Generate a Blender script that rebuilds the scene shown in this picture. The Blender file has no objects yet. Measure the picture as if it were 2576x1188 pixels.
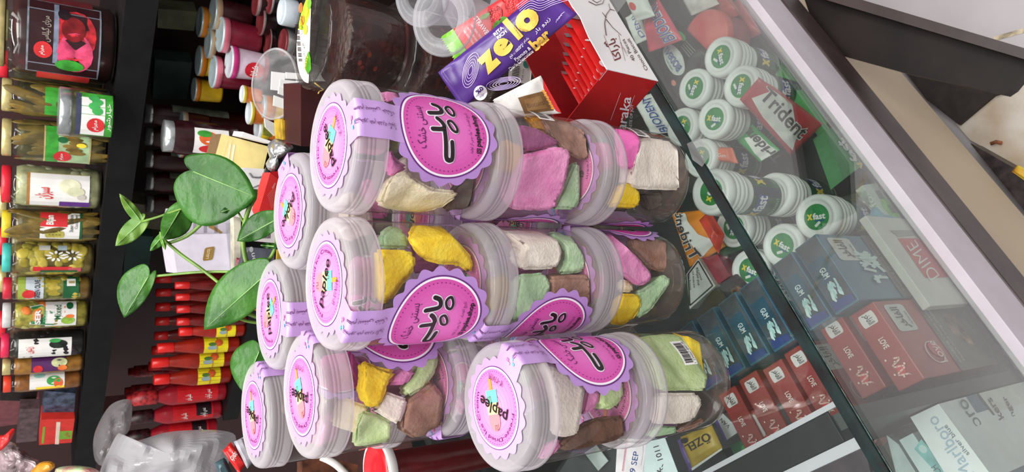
import bpy, bmesh, math, random
from mathutils import Vector, Matrix, noise
random.seed(7)
SC = bpy.context.scene
COL = SC.collection
PI = math.pi

# ------------------------------------------------------------------ camera
# world: z = 0 is the top of the glass counter, x to the right, y away from the viewer
FPX = 1732.3
PITCH, ROLL, CAMZ = 0.62546, -0.03215, 0.4747
FW = Vector((0, math.cos(PITCH), -math.sin(PITCH)))
_U = Vector((0, math.sin(PITCH), math.cos(PITCH))); _R = Vector((1, 0, 0))
UP = _U*math.cos(ROLL) + _R*math.sin(ROLL)
RT = _R*math.cos(ROLL) - _U*math.sin(ROLL)
EYE = Vector((0, 0, CAMZ))
cam = bpy.data.cameras.new('camera')
cam.sensor_fit = 'HORIZONTAL'; cam.sensor_width = 36; cam.lens = 36*FPX/2576
cam.clip_start = 0.02; cam.clip_end = 50
cam.dof.use_dof = True; cam.dof.focus_distance = .50; cam.dof.aperture_fstop = 26
camo = bpy.data.objects.new('camera', cam); COL.objects.link(camo)
mm = Matrix.Identity(4)
for i in range(3):                      # the phone is held on its side: world up points left in the picture
    mm[i][0] = -UP[i]; mm[i][1] = RT[i]; mm[i][2] = -FW[i]
mm.translation = EYE
camo.matrix_world = mm
SC.camera = camo

# ------------------------------------------------------------------ exposure, world, ceiling lamps, front fill
SC.view_settings.view_transform = 'Standard'; SC.view_settings.look = 'None'
SC.view_settings.gamma = 1; SC.view_settings.use_curve_mapping = False
SC.view_settings.exposure = 0.2
SC.cycles.transparent_max_bounces = 40
SC.cycles.max_bounces = 8
wd = bpy.data.worlds.new('room_light'); SC.world = wd; wd.use_nodes = True
wd.node_tree.nodes['Background'].inputs[0].default_value = (1.0, 0.98, 0.97, 1)
wd.node_tree.nodes['Background'].inputs[1].default_value = 0.38

def area(name, loc, size, sizey, power, target=None):
    l = bpy.data.lights.new(name, 'AREA'); l.shape = 'RECTANGLE'; l.size = size; l.size_y = sizey
    l.energy = power; l.color = (1.0, 0.985, 0.96)
    o = bpy.data.objects.new(name, l); COL.objects.link(o); o.location = loc
    d = (Vector(target) - Vector(loc)) if target else Vector((0, 0, -1))
    o.rotation_euler = d.to_track_quat('-Z', 'Y').to_euler()
    return o
area('front_fill_light', (0.1, -0.5, 1.9), 1.6, 0.5, 36, (0, .45, .1))  # unseen fill lamp, added to brighten the jars from the front
area('ceiling_light_middle', (0.0, 0.7, 1.9), 1.8, 0.12, 24)
area('ceiling_light_right', (1.3, 0.2, 1.9), 0.3, 1.6, 16)
area('ceiling_light_left', (-1.3, 0.6, 1.9), 0.3, 1.6, 14)

# ------------------------------------------------------------------ from the photo to points in the room
def ray(x, y): return FW + RT*((594-y)/FPX) - UP*((x-1288)/FPX)
def onz(x, y, z=0.0):
    d = ray(x, y); return EYE + d*((z-CAMZ)/d.z)
def onpl(x, y, p, n):
    d = ray(x, y); return EYE + d*((Vector(p)-EYE).dot(n)/d.dot(n))
def atd(x, y, dep): return EYE + ray(x, y)*dep
ZUP = Vector((0, 0, 1))
C0 = onz(2200, 1188); _c1 = onz(1640, 240)
CT = (_c1-C0).normalized()                       # along the counter's front edge
CN = Vector((CT.y, -CT.x, 0))                    # out of the counter's front
def cc(s, n, z): return C0 + CT*s + CN*n + ZUP*z
SA = Vector((.36, 1.24, .34)); SB = Vector((-.55, 1.94, .34))
ST = (SB-SA).normalized(); SN = Vector((ST.y, -ST.x, 0))
if SN.dot(FW) > 0: SN = -SN                      # out of the shelf's front

# ------------------------------------------------------------------ materials
def lin(c):
    r = []
    for v in c[:3]:
        v /= 255.0
        r.append(v/12.92 if v <= .04045 else ((v+.055)/1.055)**2.4)
    return (*r, 1)
_mats = {}
def _new(key):
    m = bpy.data.materials.new(key); m.use_nodes = True
    nt = m.node_tree; nt.nodes.clear()
    out = nt.nodes.new('ShaderNodeOutputMaterial')
    _mats[key] = m
    return m, nt, out
def M(c, rough=.5, metal=0.0, var=.06, vscale=60, bump=0.0, bscale=300, alpha=1.0, spec=.5, emit=0.0, c2=None, key=None):
    """procedural surface: colour with a little noise variation, optional bump"""
    k = key or 'surf_%d_%d_%d_r%d_m%d_v%d_%d_b%d_%d_a%d_s%d_e%d%s' % (*c[:3], rough*100, metal*100, var*100, vscale, bump*1000, bscale, alpha*100, spec*100, emit*100, '_%d_%d_%d' % c2 if c2 else '')
    if k in _mats: return _mats[k]
    m, nt, out = _new(k)
    b = nt.nodes.new('ShaderNodeBsdfPrincipled')
    b.inputs['Roughness'].default_value = rough; b.inputs['Metallic'].default_value = metal
    b.inputs['Alpha'].default_value = alpha; b.inputs['Specular IOR Level'].default_value = spec
    base = lin(c)
    if var > 0 or c2:
        tc = nt.nodes.new('ShaderNodeTexCoord'); n = nt.nodes.new('ShaderNodeTexNoise')
        n.inputs['Scale'].default_value = vscale; n.inputs['Detail'].default_value = 4
        nt.links.new(tc.outputs['Object'], n.inputs['Vector'])
        r = nt.nodes.new('ShaderNodeValToRGB')
        a = lin(c2) if c2 else tuple(min(1, v*(1-2*var)) for v in base[:3])+(1,)
        z = base if c2 else tuple(min(1, v*(1+1.4*var)+.002) for v in base[:3])+(1,)
        r.color_ramp.elements[0].position = .35; r.color_ramp.elements[0].color = a
        r.color_ramp.elements[1].position = .65; r.color_ramp.elements[1].color = z
        nt.links.new(n.outputs['Fac'], r.inputs['Fac']); nt.links.new(r.outputs['Color'], b.inputs['Base Color'])
    else:
        b.inputs['Base Color'].default_value = base
    if bump > 0:
        tc2 = nt.nodes.new('ShaderNodeTexCoord'); n2 = nt.nodes.new('ShaderNodeTexNoise')
        n2.inputs['Scale'].default_value = bscale; n2.inputs['Detail'].default_value = 6
        nt.links.new(tc2.outputs['Object'], n2.inputs['Vector'])
        bp = nt.nodes.new('ShaderNodeBump'); bp.inputs['Strength'].default_value = bump; bp.inputs['Distance'].default_value = .004
        nt.links.new(n2.outputs['Fac'], bp.inputs['Height']); nt.links.new(bp.outputs['Normal'], b.inputs['Normal'])
    if emit > 0:
        b.inputs['Emission Color'].default_value = base; b.inputs['Emission Strength'].default_value = emit
    nt.links.new(b.outputs[0], out.inputs[0])
    return m
def CLEAR(tint=(255, 255, 255), dirt=0.0, rough=.02, dirtc=(190, 190, 185), ior=1.45, key=None, dscale=20, lo=.4, hi=.75):
    """thin clear plastic or glass: see-through with mirror-like gloss by angle and a film of dust"""
    k = key or 'clear_%d_%d_%d_%d_%d_%d_%d' % (*tint, dirt*1000, rough*100, ior*100, dscale)
    if k in _mats: return _mats[k]
    m, nt, out = _new(k)
    t = nt.nodes.new('ShaderNodeBsdfTransparent'); t.inputs[0].default_value = lin(tint)
    g = nt.nodes.new('ShaderNodeBsdfGlossy'); g.inputs['Roughness'].default_value = rough
    f = nt.nodes.new('ShaderNodeFresnel')          # same gloss from either side of the thin sheet
    ge_ = nt.nodes.new('ShaderNodeNewGeometry'); mi_ = nt.nodes.new('ShaderNodeMapRange')
    mi_.inputs[3].default_value = ior; mi_.inputs[4].default_value = 1/ior
    nt.links.new(ge_.outputs['Backfacing'], mi_.inputs[0]); nt.links.new(mi_.outputs[0], f.inputs[0])
    mx = nt.nodes.new('ShaderNodeMixShader')
    nt.links.new(f.outputs[0], mx.inputs[0]); nt.links.new(t.outputs[0], mx.inputs[1]); nt.links.new(g.outputs[0], mx.inputs[2])
    last = mx
    if dirt > 0:
        d = nt.nodes.new('ShaderNodeBsdfDiffuse'); d.inputs[0].default_value = lin(dirtc)
        tc = nt.nodes.new('ShaderNodeTexCoord'); n = nt.nodes.new('ShaderNodeTexNoise'); n.inputs['Scale'].default_value = dscale; n.inputs['Detail'].default_value = 8
        nt.links.new(tc.outputs['Object'], n.inputs['Vector'])
        mr = nt.nodes.new('ShaderNodeMapRange'); mr.inputs[1].default_value = lo; mr.inputs[2].default_value = hi
        mr.inputs[3].default_value = dirt*.35; mr.inputs[4].default_value = dirt
        nt.links.new(n.outputs['Fac'], mr.inputs[0])
        m2 = nt.nodes.new('ShaderNodeMixShader')
        nt.links.new(mr.outputs[0], m2.inputs[0]); nt.links.new(mx.outputs[0], m2.inputs[1]); nt.links.new(d.outputs[0], m2.inputs[2])
        last = m2
    nt.links.new(last.outputs[0], out.inputs[0])
    return m
def MILKY(c=(236, 232, 238), alpha=.5, rough=.3, key=None):
    k = key or 'milky_%d_%d_%d_%d' % (*c, alpha*100)
    if k in _mats: return _mats[k]
    m, nt, out = _new(k)
    t = nt.nodes.new('ShaderNodeBsdfTransparent'); t.inputs[0].default_value = lin((250, 248, 250))
    b = nt.nodes.new('ShaderNodeBsdfPrincipled'); b.inputs['Base Color'].default_value = lin(c); b.inputs['Roughness'].default_value = rough
    tr = nt.nodes.new('ShaderNodeBsdfTranslucent'); tr.inputs[0].default_value = lin(c)
    m1 = nt.nodes.new('ShaderNodeMixShader'); m1.inputs[0].default_value = .35
    nt.links.new(b.outputs[0], m1.inputs[1]); nt.links.new(tr.outputs[0], m1.inputs[2])
    lw = nt.nodes.new('ShaderNodeLayerWeight'); lw.inputs[0].default_value = .35
    mr = nt.nodes.new('ShaderNodeMapRange'); mr.inputs[3].default_value = alpha; mr.inputs[4].default_value = min(1, alpha+.35)
    nt.links.new(lw.outputs['Facing'], mr.inputs[0])
    mx = nt.nodes.new('ShaderNodeMixShader'); nt.links.new(mr.outputs[0], mx.inputs[0])
    nt.links.new(t.outputs[0], mx.inputs[1]); nt.links.new(m1.outputs[0], mx.inputs[2])
    nt.links.new(mx.outputs[0], out.inputs[0])
    return m

# ------------------------------------------------------------------ objects
def tag(o, label, cat, group=None, kind=None):
    if label: o['label'] = label
    if cat: o['category'] = cat
    if group: o['group'] = group
    if kind: o['kind'] = kind
    return o
def thing(name, label, cat, loc=(0, 0, 0), rotz=0.0, group=None):
    o = bpy.data.objects.new(name, None); COL.objects.link(o); o.empty_display_size = .02
    o.location = loc; o.rotation_euler = (0, 0, rotz)
    return tag(o, label, cat, group)
def dup(root, loc, rotz, label, group=None):
    r = root.copy(); COL.objects.link(r); r.location = loc; r.rotation_euler = (0, 0, rotz); r['label'] = label
    if group: r['group'] = group
    for ch in list(root.children):
        c = ch.copy(); COL.objects.link(c); c.parent = r
        for g in list(ch.children):
            d = g.copy(); COL.objects.link(d); d.parent = c
    return r

class MB:
    """collects faces in world (or local) coordinates and links them as ONE mesh object"""
    def __init__(s): s.v = []; s.f = []; s.m = []; s.sm = []; s.mats = []
    def mi(s, m):
        if m not in s.mats: s.mats.append(m)
        return s.mats.index(m)
    def add(s, vs, fs, m, smooth=False):
        o = len(s.v); s.v += [Vector(v) for v in vs]; i = s.mi(m)
        for f in fs: s.f.append([o+k for k in f]); s.m.append(i); s.sm.append(smooth)
    def hexa(s, b, t, m):
        """b, t: four bottom and four top corners"""
        s.add(list(b)+list(t), [(3, 2, 1, 0), (4, 5, 6, 7), (0, 1, 5, 4), (1, 2, 6, 5), (2, 3, 7, 6), (3, 0, 4, 7)], m)
    def box(s, o, ex, ey, ez, m):
        o = Vector(o); ex = Vector(ex); ey = Vector(ey); ez = Vector(ez)
        s.hexa([o, o+ex, o+ex+ey, o+ey], [o+ez, o+ex+ez, o+ex+ey+ez, o+ey+ez], m)
    def prism(s, poly, vec, m, side=None):
        n = len(poly); poly = [Vector(p) for p in poly]; vec = Vector(vec)
        s.add(poly, [list(range(n))], m); s.add([p+vec for p in poly], [list(range(n))[::-1]], m)
        s.add(poly+[p+vec for p in poly], [(i, (i+1) % n, n+(i+1) % n, n+i) for i in range(n)], side or m)
    def lathe(s, prof, m, T=None, n=32, smooth=True, mats=None, cap0=False, cap1=False):
        T = T or Matrix.Identity(4); k = len(prof); vs = []
        for r, z in prof:
            for i in range(n):
                a = 2*PI*i/n; vs.append(T @ Vector((r*math.cos(a), r*math.sin(a), z)))
        for j in range(k-1):
            fs = [(j*n+i, j*n+(i+1) % n, (j+1)*n+(i+1) % n, (j+1)*n+i) for i in range(n)]
            if mats: mm_ = mats[j]
            else: mm_ = m
            if j == 0: o = len(s.v); s.v += vs
            im = s.mi(mm_)
            for f in fs: s.f.append([o+q for q in f]); s.m.append(im); s.sm.append(smooth)
        if cap0: s.f.append([o+i for i in range(n)][::-1]); s.m.append(s.mi(mats[0] if mats else m)); s.sm.append(False)
        if cap1: s.f.append([o+(k-1)*n+i for i in range(n)]); s.m.append(s.mi(mats[-1] if mats else m)); s.sm.append(False)
    def tube(s, pts, r, m, n=8, r1=None, caps=True):
        pts = [Vector(p) for p in pts]; k = len(pts); vs = []
        t0 = (pts[1]-pts[0]).normalized(); a = Vector((0, 0, 1)) if abs(t0.z) < .9 else Vector((1, 0, 0))
        u = t0.cross(a).normalized()
        for i, p in enumerate(pts):
            t = (pts[min(i+1, k-1)]-pts[max(i-1, 0)]).normalized()
            u = (u - t*u.dot(t)).normalized(); w = t.cross(u)
            rr = r if r1 is None else r+(r1-r)*i/(k-1)
            for j in range(n):
                q = 2*PI*j/n; vs.append(p+u*(rr*math.cos(q))+w*(rr*math.sin(q)))
        fs = [(i*n+j, i*n+(j+1) % n, (i+1)*n+(j+1) % n, (i+1)*n+j) for i in range(k-1) for j in range(n)]
        if caps: fs += [list(range(n))[::-1], [(k-1)*n+j for j in range(n)]]
        s.add(vs, fs, m, True)
    def shape(s, sh, fn, m, h=0.0):
        s.add([fn(u, v, h) for u, v in sh[0]], sh[1], m)
    def build(s, name, parent=None, label=None, cat=None, group=None, kind=None, local=False, bevel=0.0, sub=0):
        me = bpy.data.meshes.new(name)
        if parent is not None: off = Vector((0, 0, 0)) if local else parent.matrix_basis.translation
        elif local: off = Vector((0, 0, 0))
        else:
            n = len(s.v); off = Vector((sum(v.x for v in s.v)/n, sum(v.y for v in s.v)/n, min(v.z for v in s.v)))
        if parent is not None and not local:
            q = parent
            off = Vector((0, 0, 0))
            while q is not None: off += q.location; q = q.parent
        me.from_pydata([v-off for v in s.v], [], s.f)
        for m in s.mats: me.materials.append(m)
        me.polygons.foreach_set('material_index', s.m); me.polygons.foreach_set('use_smooth', s.sm)
        me.update()
        o = bpy.data.objects.new(name, me); COL.objects.link(o)
        if parent is not None: o.parent = parent
        elif not local: o.location = off
        if bevel:
            b = o.modifiers.new('bevel', 'BEVEL'); b.width = bevel; b.segments = 2; b.limit_method = 'ANGLE'
        if sub:
            b = o.modifiers.new('sub', 'SUBSURF'); b.levels = sub; b.render_levels = sub
        return tag(o, label, cat, group, kind)

# ------------------------------------------------------------------ flat printed shapes (u right, v up)
def disc(r, n=40, rings=1, cx=0, cy=0, sx=1, sy=1, fn=None):
    vs = [(cx, cy)]; fs = []
    for k in range(1, rings+1):
        for i in range(n):
            a = 2*PI*i/n; rr = (fn(a) if fn else r)*k/rings
            vs.append((cx+sx*rr*math.cos(a), cy+sy*rr*math.sin(a)))
    fs += [(0, 1+i, 1+(i+1) % n) for i in range(n)]
    for k in range(rings-1):
        b = 1+k*n
        fs += [(b+i, b+n+i, b+n+(i+1) % n, b+(i+1) % n) for i in range(n)]
    return vs, fs
def ring(f0, f1, n=72, sx=1, sy=1):
    g0 = f0 if callable(f0) else (lambda a: f0); g1 = f1 if callable(f1) else (lambda a: f1)
    vs = []
    for i in range(n):
        a = 2*PI*i/n; vs += [(sx*g0(a)*math.cos(a), sy*g0(a)*math.sin(a)), (sx*g1(a)*math.cos(a), sy*g1(a)*math.sin(a))]
    return vs, [(2*i, 2*i+1, 2*((i+1) % n)+1, 2*((i+1) % n)) for i in range(n)]
def rect(x0, y0, x1, y1, nx=1, ny=1):
    vs = [(x0+(x1-x0)*i/nx, y0+(y1-y0)*j/ny) for j in range(ny+1) for i in range(nx+1)]
    return vs, [(j*(nx+1)+i, j*(nx+1)+i+1, (j+1)*(nx+1)+i+1, (j+1)*(nx+1)+i) for j in range(ny) for i in range(nx)]
def rrect(x0, y0, x1, y1, r, n=5):
    vs = []
    for cx, cy, a0 in ((x1-r, y1-r, 0), (x0+r, y1-r, .5), (x0+r, y0+r, 1), (x1-r, y0+r, 1.5)):
        for i in range(n+1):
            a = PI*(a0+.5*i/n); vs.append((cx+r*math.cos(a), cy+r*math.sin(a)))
    return vs, [list(range(len(vs)))]
def poly(*p): return list(p), [list(range(len(p)))]
def stroke(pts, w, closed=False, n=8):
    vs = []; fs = []
    segs = list(zip(pts, pts[1:]+([pts[0]] if closed else [])))[:None if closed else len(pts)-1]
    for (x0, y0), (x1, y1) in segs:
        l = math.hypot(x1-x0, y1-y0) or 1e-9; px, py = -(y1-y0)/l*w/2, (x1-x0)/l*w/2
        o = len(vs); vs += [(x0+px, y0+py), (x0-px, y0-py), (x1-px, y1-py), (x1+px, y1+py)]; fs.append((o, o+1, o+2, o+3))
    for x, y in pts:
        o = len(vs); vs += [(x+w/2*math.cos(2*PI*i/n), y+w/2*math.sin(2*PI*i/n)) for i in range(n)]; fs.append(tuple(range(o, o+n)))
    return vs, fs
def xf(sh, s=1.0, rot=0.0, tx=0.0, ty=0.0, sx=None):
    c, q = math.cos(rot), math.sin(rot); sx = s if sx is None else sx
    return [(tx+c*x*sx-q*y*s, ty+q*x*sx+c*y*s) for x, y in sh[0]], sh[1]
def merge(*shs):
    vs = []; fs = []
    for v, f in shs:
        o = len(vs); vs += v; fs += [[o+k for k in q] for q in f]
    return vs, fs
_A = {}
for ch, b, fm in [(0x627, 0xFE8D, 2), (0x628, 0xFE8F, 4), (0x67E, 0xFB56, 4), (0x62A, 0xFE95, 4), (0x62C, 0xFE9D, 4), (0x686, 0xFB7A, 4), (0x62D, 0xFEA1, 4),
                  (0x62E, 0xFEA5, 4), (0x62F, 0xFEA9, 2), (0x631, 0xFEAD, 2), (0x632, 0xFEAF, 2), (0x633, 0xFEB1, 4), (0x634, 0xFEB5, 4), (0x635, 0xFEB9, 4),
                  (0x636, 0xFEBD, 4), (0x637, 0xFEC1, 4), (0x639, 0xFEC9, 4), (0x641, 0xFED1, 4), (0x642, 0xFED5, 4), (0x6A9, 0xFB8E, 4), (0x6AF, 0xFB92, 4),
                  (0x644, 0xFEDD, 4), (0x645, 0xFEE1, 4), (0x646, 0xFEE5, 4), (0x647, 0xFEE9, 4), (0x648, 0xFEED, 2), (0x6CC, 0xFBFC, 4)]:
    _A[chr(ch)] = (b, fm)
def ar(s):
    """joined letter forms of a Persian text, in visual order"""
    out = []
    for i, c in enumerate(s):
        if c in _A:
            b, fm = _A[c]
            pj = i > 0 and s[i-1] in _A and _A[s[i-1]][1] == 4
            nj = fm == 4 and i+1 < len(s) and s[i+1] in _A
            out.append(chr(b+(3 if pj and nj else 1 if pj else 2 if nj else 0)))
        else: out.append(c)
    return ''.join(out)[::-1]
_txt = {}
def text(s, bold=0.0, norm=True, res=4):
    """outline letters as a flat shape; norm squeezes them into the unit square"""
    k = (s, bold, norm)
    if k in _txt: return _txt[k]
    c = bpy.data.curves.new('lettering', 'FONT'); c.body = s; c.resolution_u = res; c.offset = bold
    o = bpy.data.objects.new('lettering', c); COL.objects.link(o)
    dg = bpy.context.evaluated_depsgraph_get()
    e = o.evaluated_get(dg); me = e.to_mesh()
    vs = [(v.co.x, v.co.y) for v in me.vertices]; fs = [list(p.vertices) for p in me.polygons]
    e.to_mesh_clear(); bpy.data.objects.remove(o); bpy.data.curves.remove(c)
    if vs and norm:
        x0 = min(v[0] for v in vs); x1 = max(v[0] for v in vs); y0 = min(v[1] for v in vs); y1 = max(v[1] for v in vs)
        vs = [((x-x0)/(x1-x0 or 1), (y-y0)/(y1-y0 or 1)) for x, y in vs]
    _txt[k] = (vs, fs)
    return _txt[k]
def textbox(s, x0, y0, x1, y1, bold=0.0):
    v, f = text(s, bold); return [(x0+(x1-x0)*a, y0+(y1-y0)*b) for a, b in v], f
def dense(sh, step):
    """cut a flat shape finer so that it can follow a bulging surface"""
    bm = bmesh.new(); vs = [bm.verts.new((x, y, 0)) for x, y in sh[0]]
    for f in sh[1]:
        try: bm.faces.new([vs[i] for i in f])
        except ValueError: pass
    for _ in range(4):
        bmesh.ops.triangulate(bm, faces=bm.faces[:])
        es = [e for e in bm.edges if e.calc_length() > step]
        if not es: break
        bmesh.ops.subdivide_edges(bm, edges=es, cuts=1)
    bmesh.ops.triangulate(bm, faces=[f for f in bm.faces if len(f.verts) > 3])
    bm.verts.index_update(); out = [(v.co.x, v.co.y) for v in bm.verts], [[v.index for v in f.verts] for f in bm.faces]
    bm.free(); return out
# mapping of flat shapes onto surfaces
def quadfn(q, p, n):
    """unit square onto the photo quad (bl, br, tr, tl), laid on the plane through p with normal n"""
    P = [onpl(x, y, p, n) for x, y in q]; n = Vector(n)
    def f(u, v, h=0.0): return (P[0]*(1-u)+P[1]*u)*(1-v)+(P[3]*(1-u)+P[2]*u)*v+n*h
    return f
def tq(a, b, hpx):
    """text quad from baseline start a to end b (photo pixels) and letter height"""
    dx, dy = b[0]-a[0], b[1]-a[1]; l = math.hypot(dx, dy); ux, uy = dy/l*hpx, -dx/l*hpx
    return [a, b, (b[0]+ux, b[1]+uy), (a[0]+ux, a[1]+uy)]
def cylfn(c, R, ang, rh=None):
    """u along the circumference (right as seen from outside), v up"""
    c = Vector(c)
    def f(u, v, h=0.0):
        a = ang+u/R; return c+Vector(((R+h)*math.cos(a), (R+h)*math.sin(a), v))
    return f
def ptpoly(pts, p, n): return [onpl(x, y, p, n) for x, y in pts]
def vert(x, y, dep, up=0.0):
    """plane through a photo point at a given distance, facing the viewer, leaning back by up"""
    p = atd(x, y, dep); v = EYE-p; v.z = 0; v.normalize(); v.z = up
    return p, v.normalized()
HOR = lambda z: (Vector((0, 0, z)), ZUP)
def slab(mb, pts, pl, th, m, side=None, vec=None):
    p, n = pl; P = ptpoly(pts, p, n)
    # make the outline turn counter-clockwise about n
    a = sum((P[i].cross(P[(i+1) % len(P)])).dot(n) for i in range(len(P)))
    if a < 0: P.reverse()
    mb.prism(P, vec if vec is not None else -Vector(n)*th, m, side)
    return P
def T(mb, s, a, b, hpx, pl, m, h=.0005, bold=0.0):
    mb.shape(text(s, bold), quadfn(tq(a, b, hpx), *pl), m, h)
def D(mb, pts, pl, m, h=.0003):
    mb.add([onpl(x, y, *pl)+Vector(pl[1])*h for x, y in pts], [list(range(len(pts)))], m)
def ell(cx, cy, a, b, rot=0, n=24):
    c, s = math.cos(rot), math.sin(rot)
    return [(cx+a*math.cos(t)*c-b*math.sin(t)*s, cy+a*math.cos(t)*s+b*math.sin(t)*c) for t in [2*PI*i/n for i in range(n)]]
def pillow(mb, q, pl, th, m, nx=14, ny=8, crimp=.08, wob=.0006):
    """a filled sachet on photo quad q (or on four points of the room); returns the mapping of its upper face"""
    if pl is None:
        W4 = [Vector(p) for p in q]; n = (W4[1]-W4[0]).cross(W4[3]-W4[0]).normalized()
        f = lambda u, v, h=0.0: (W4[0]*(1-u)+W4[1]*u)*(1-v)+(W4[3]*(1-u)+W4[2]*u)*v+n*h
    else: f = quadfn(q, *pl); n = Vector(pl[1])
    def hgt(u, v):
        e = min(1, max(0, (min(u, 1-u)-crimp)/.18)); g = min(1, max(0, min(v, 1-v)/.35))
        e = e*e*(3-2*e); g = math.sqrt(max(0, 1-(1-g)**2))
        return th*.5*e*g+.0004
    def top(u, v, h=0.0):
        p = f(u, v); return p+n*(hgt(u, v)+h+wob*noise.noise(p*90))
    vs = []; 
    for sgn in (1, -1):
        for j in range(ny+1):
            for i in range(nx+1):
                u, v = i/nx, j/ny
                vs.append(top(u, v) if sgn > 0 else f(u, v)-n*hgt(u, v))
    w = nx+1; o = w*(ny+1); fs = []
    for j in range(ny):
        for i in range(nx):
            a = j*w+i; fs += [(a, a+1, a+w+1, a+w), (o+a, o+a+w, o+a+w+1, o+a+1)]
    for i in range(nx): fs += [(i, o+i, o+i+1, i+1), (ny*w+i, ny*w+i+1, o+ny*w+i+1, o+ny*w+i)]
    for j in range(ny): fs += [(j*w, (j+1)*w, o+(j+1)*w, o+j*w), (j*w+nx, o+j*w+nx, o+(j+1)*w+nx, (j+1)*w+nx)]
    mb.add(vs, fs, m, True)
    return top
# ------------------------------------------------------------------ the room: floor, back wall
mb = MB()
FZ = -.86
mb.box((-3, -3, FZ-.02), (6, 0, 0), (0, 6.5, 0), (0, 0, .02), M((196, 190, 194), .25, var=.03, vscale=9))
mb.build('floor', kind='structure')
WB = SA - SN*.42
mb = MB()
wa = WB - ST*2.2; mb.box((wa.x, wa.y, FZ), ST*5.2, -SN*.03, (0, 0, 3.0), M((58, 28, 28), .6, var=.05, vscale=4))
mb.build('wall_back', kind='structure')

# ------------------------------------------------------------------ display case (glass counter)
CZ = -.345                                     # its floor
GT = .019
case = thing('display_case', 'glass counter display case with green glass edge, silver sill and dark wood plinth', 'display case', tuple(cc(.2, -.2, CZ)))
gl = CLEAR((246, 250, 248), .014, dirtc=(180, 190, 188), ior=1.5, key='counter_glass', dscale=9)
ge = M((8, 40, 38), .3, var=.5, vscale=40, spec=.2)
mb = MB()
s0, s1 = -.55, .80; nb = -.62
b = [cc(s0, 0, -GT), cc(s1, 0, -GT), cc(s1, nb, -GT), cc(s0, nb, -GT)]; t = [p+ZUP*GT for p in b]
mb.add(t, [(3, 2, 1, 0)][::1], gl); mb.add(b, [(0, 1, 2, 3)], gl)
for i in range(4):
    j = (i+1) % 4; mb.add([b[i], b[j], t[j], t[i]], [(0, 1, 2, 3)], ge)
# paler mottled strip along the lower front arris
ch = M((96, 120, 116), .25, var=.6, vscale=150)
mb.add([cc(s0, .0006, -GT+.0012), cc(s1, .0006, -GT+.0012), cc(s1, .0006, -GT), cc(s0, .0006, -GT)], [(0, 1, 2, 3)], ch)
mb.build('glass_top', case)
mb = MB()
pg = CLEAR((246, 250, 247), .05, dirtc=(160, 166, 162), ior=1.52, key='pane_glass', dscale=7, lo=.35, hi=.8)
mb.box(cc(s0, .001, CZ+.01), CT*(s1-s0), CN*.004, ZUP*(-GT-CZ-.0105), pg)
mb.build('front_pane', case)
wh = M((200, 191, 200), .55, var=.02, vscale=30); br = M((66, 50, 50), .45, var=.22, vscale=14); cr = M((196, 178, 150), .55, var=.03, vscale=5)
mb = MB(); mb.box(cc(s0, -.0005, CZ-.07), CT*(s1-s0), CN*.0165, ZUP*.079, wh)
mb.build('metal_sill', case, bevel=.0008)
mb = MB(); mb.box(cc(s0, -.012, CZ-.135), CT*(s1-s0), CN*.030, ZUP*.065, br); mb.build('wood_trim', case, bevel=.003)
mb = MB(); mb.box(cc(s0, -.03, -.735), CT*(s1-s0), CN*.03, ZUP*(.735+CZ-.135), cr); mb.build('cream_panel', case)
mb = MB(); mb.box(cc(s0, -.10, FZ), CT*(s1-s0), CN*.02, ZUP*(-.735-FZ), M((30, 24, 24), .7)); mb.build('toe_kick', case)
dk = M((36, 40, 40), .5, var=.1, vscale=12)
mb = MB(); mb.box(cc(s0, -.012, CZ-.02), CT*(s1-s0), CN*(nb+.03), ZUP*.02, dk); mb.build('case_floor', case)
mb = MB(); mb.box(cc(s0, nb+.02, CZ), CT*(s1-s0), CN*-.018, ZUP*(-CZ-GT-.001), M((40, 38, 40), .6)); mb.build('back_panel', case)
# partition with black seal and white plastic edging
pw = MILKY((216, 212, 220), .75); bk = M((9, 9, 10), .4, var=.2, vscale=80, spec=.2)
mb = MB(); mb.box(cc(.034, nb+.03, CZ), CT*.012, CN*(-nb-.034), ZUP*(-CZ-GT-.004), M((30, 34, 34), .5, var=.08)); mb.build('partition', case)
mb = MB(); mb.box(cc(.026, nb+.03, -GT-.004), CT*.024, CN*(-nb-.05), ZUP*.003, bk); mb.build('black_seal', case, bevel=.001)
mb = MB()
mb.box(cc(.050, nb+.03, -GT-.006), CT*.004, CN*(-nb-.034), ZUP*.0055, pw); mb.box(cc(.018, nb+.03, -GT-.006), CT*.008, CN*(-nb-.034), ZUP*.0055, pw)
mb.build('white_edging', case)
# scratches and clear tape left on the pane
# solid counter behind the glass part
mb = MB(); mb.box(cc(s0, nb-.004, FZ), CT*(s1-s0), CN*-.44, ZUP*(-FZ-.002), M((52, 30, 28), .4, var=.15, vscale=8))
mb.build('back_counter', None, 'dark brown counter top behind the glass case, under the boxes and jars', 'counter')

# ------------------------------------------------------------------ the jars of freeze-dried ice cream
LAV = M((197, 157, 220), .38, var=.02); LAV2 = M((184, 140, 209), .38, var=.02)
PUR = M((104, 34, 122), .4, var=0); WHT = M((246, 240, 248), .4, var=0); PNK = M((236, 128, 200), .38, var=.02); PNK2 = M((244, 150, 214), .38, var=.02)
MAG = M((222, 92, 178), .38, var=.02); MAG2 = M((226, 114, 192), .38, var=.02); INK = M((30, 16, 24), .4, var=0); INKP = M((96, 24, 92), .4, var=0)
HJ = .103; RL = .0442; RB = .0422; HL = .0203
PET = CLEAR((254, 253, 252), .05, rough=.03, dirtc=(206, 190, 176), ior=1.42, key='jar_plastic', dscale=50)
DUST = CLEAR((252, 249, 247), .24, rough=.1, dirtc=(150, 126, 116), key='crumb_dust', dscale=90, lo=.3, hi=.7)
LID = MILKY((246, 241, 246), .34, .12, key='lid_plastic')
jar = thing('ice_cream_jar', 'x', 'jar')
mb = MB()
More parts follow.
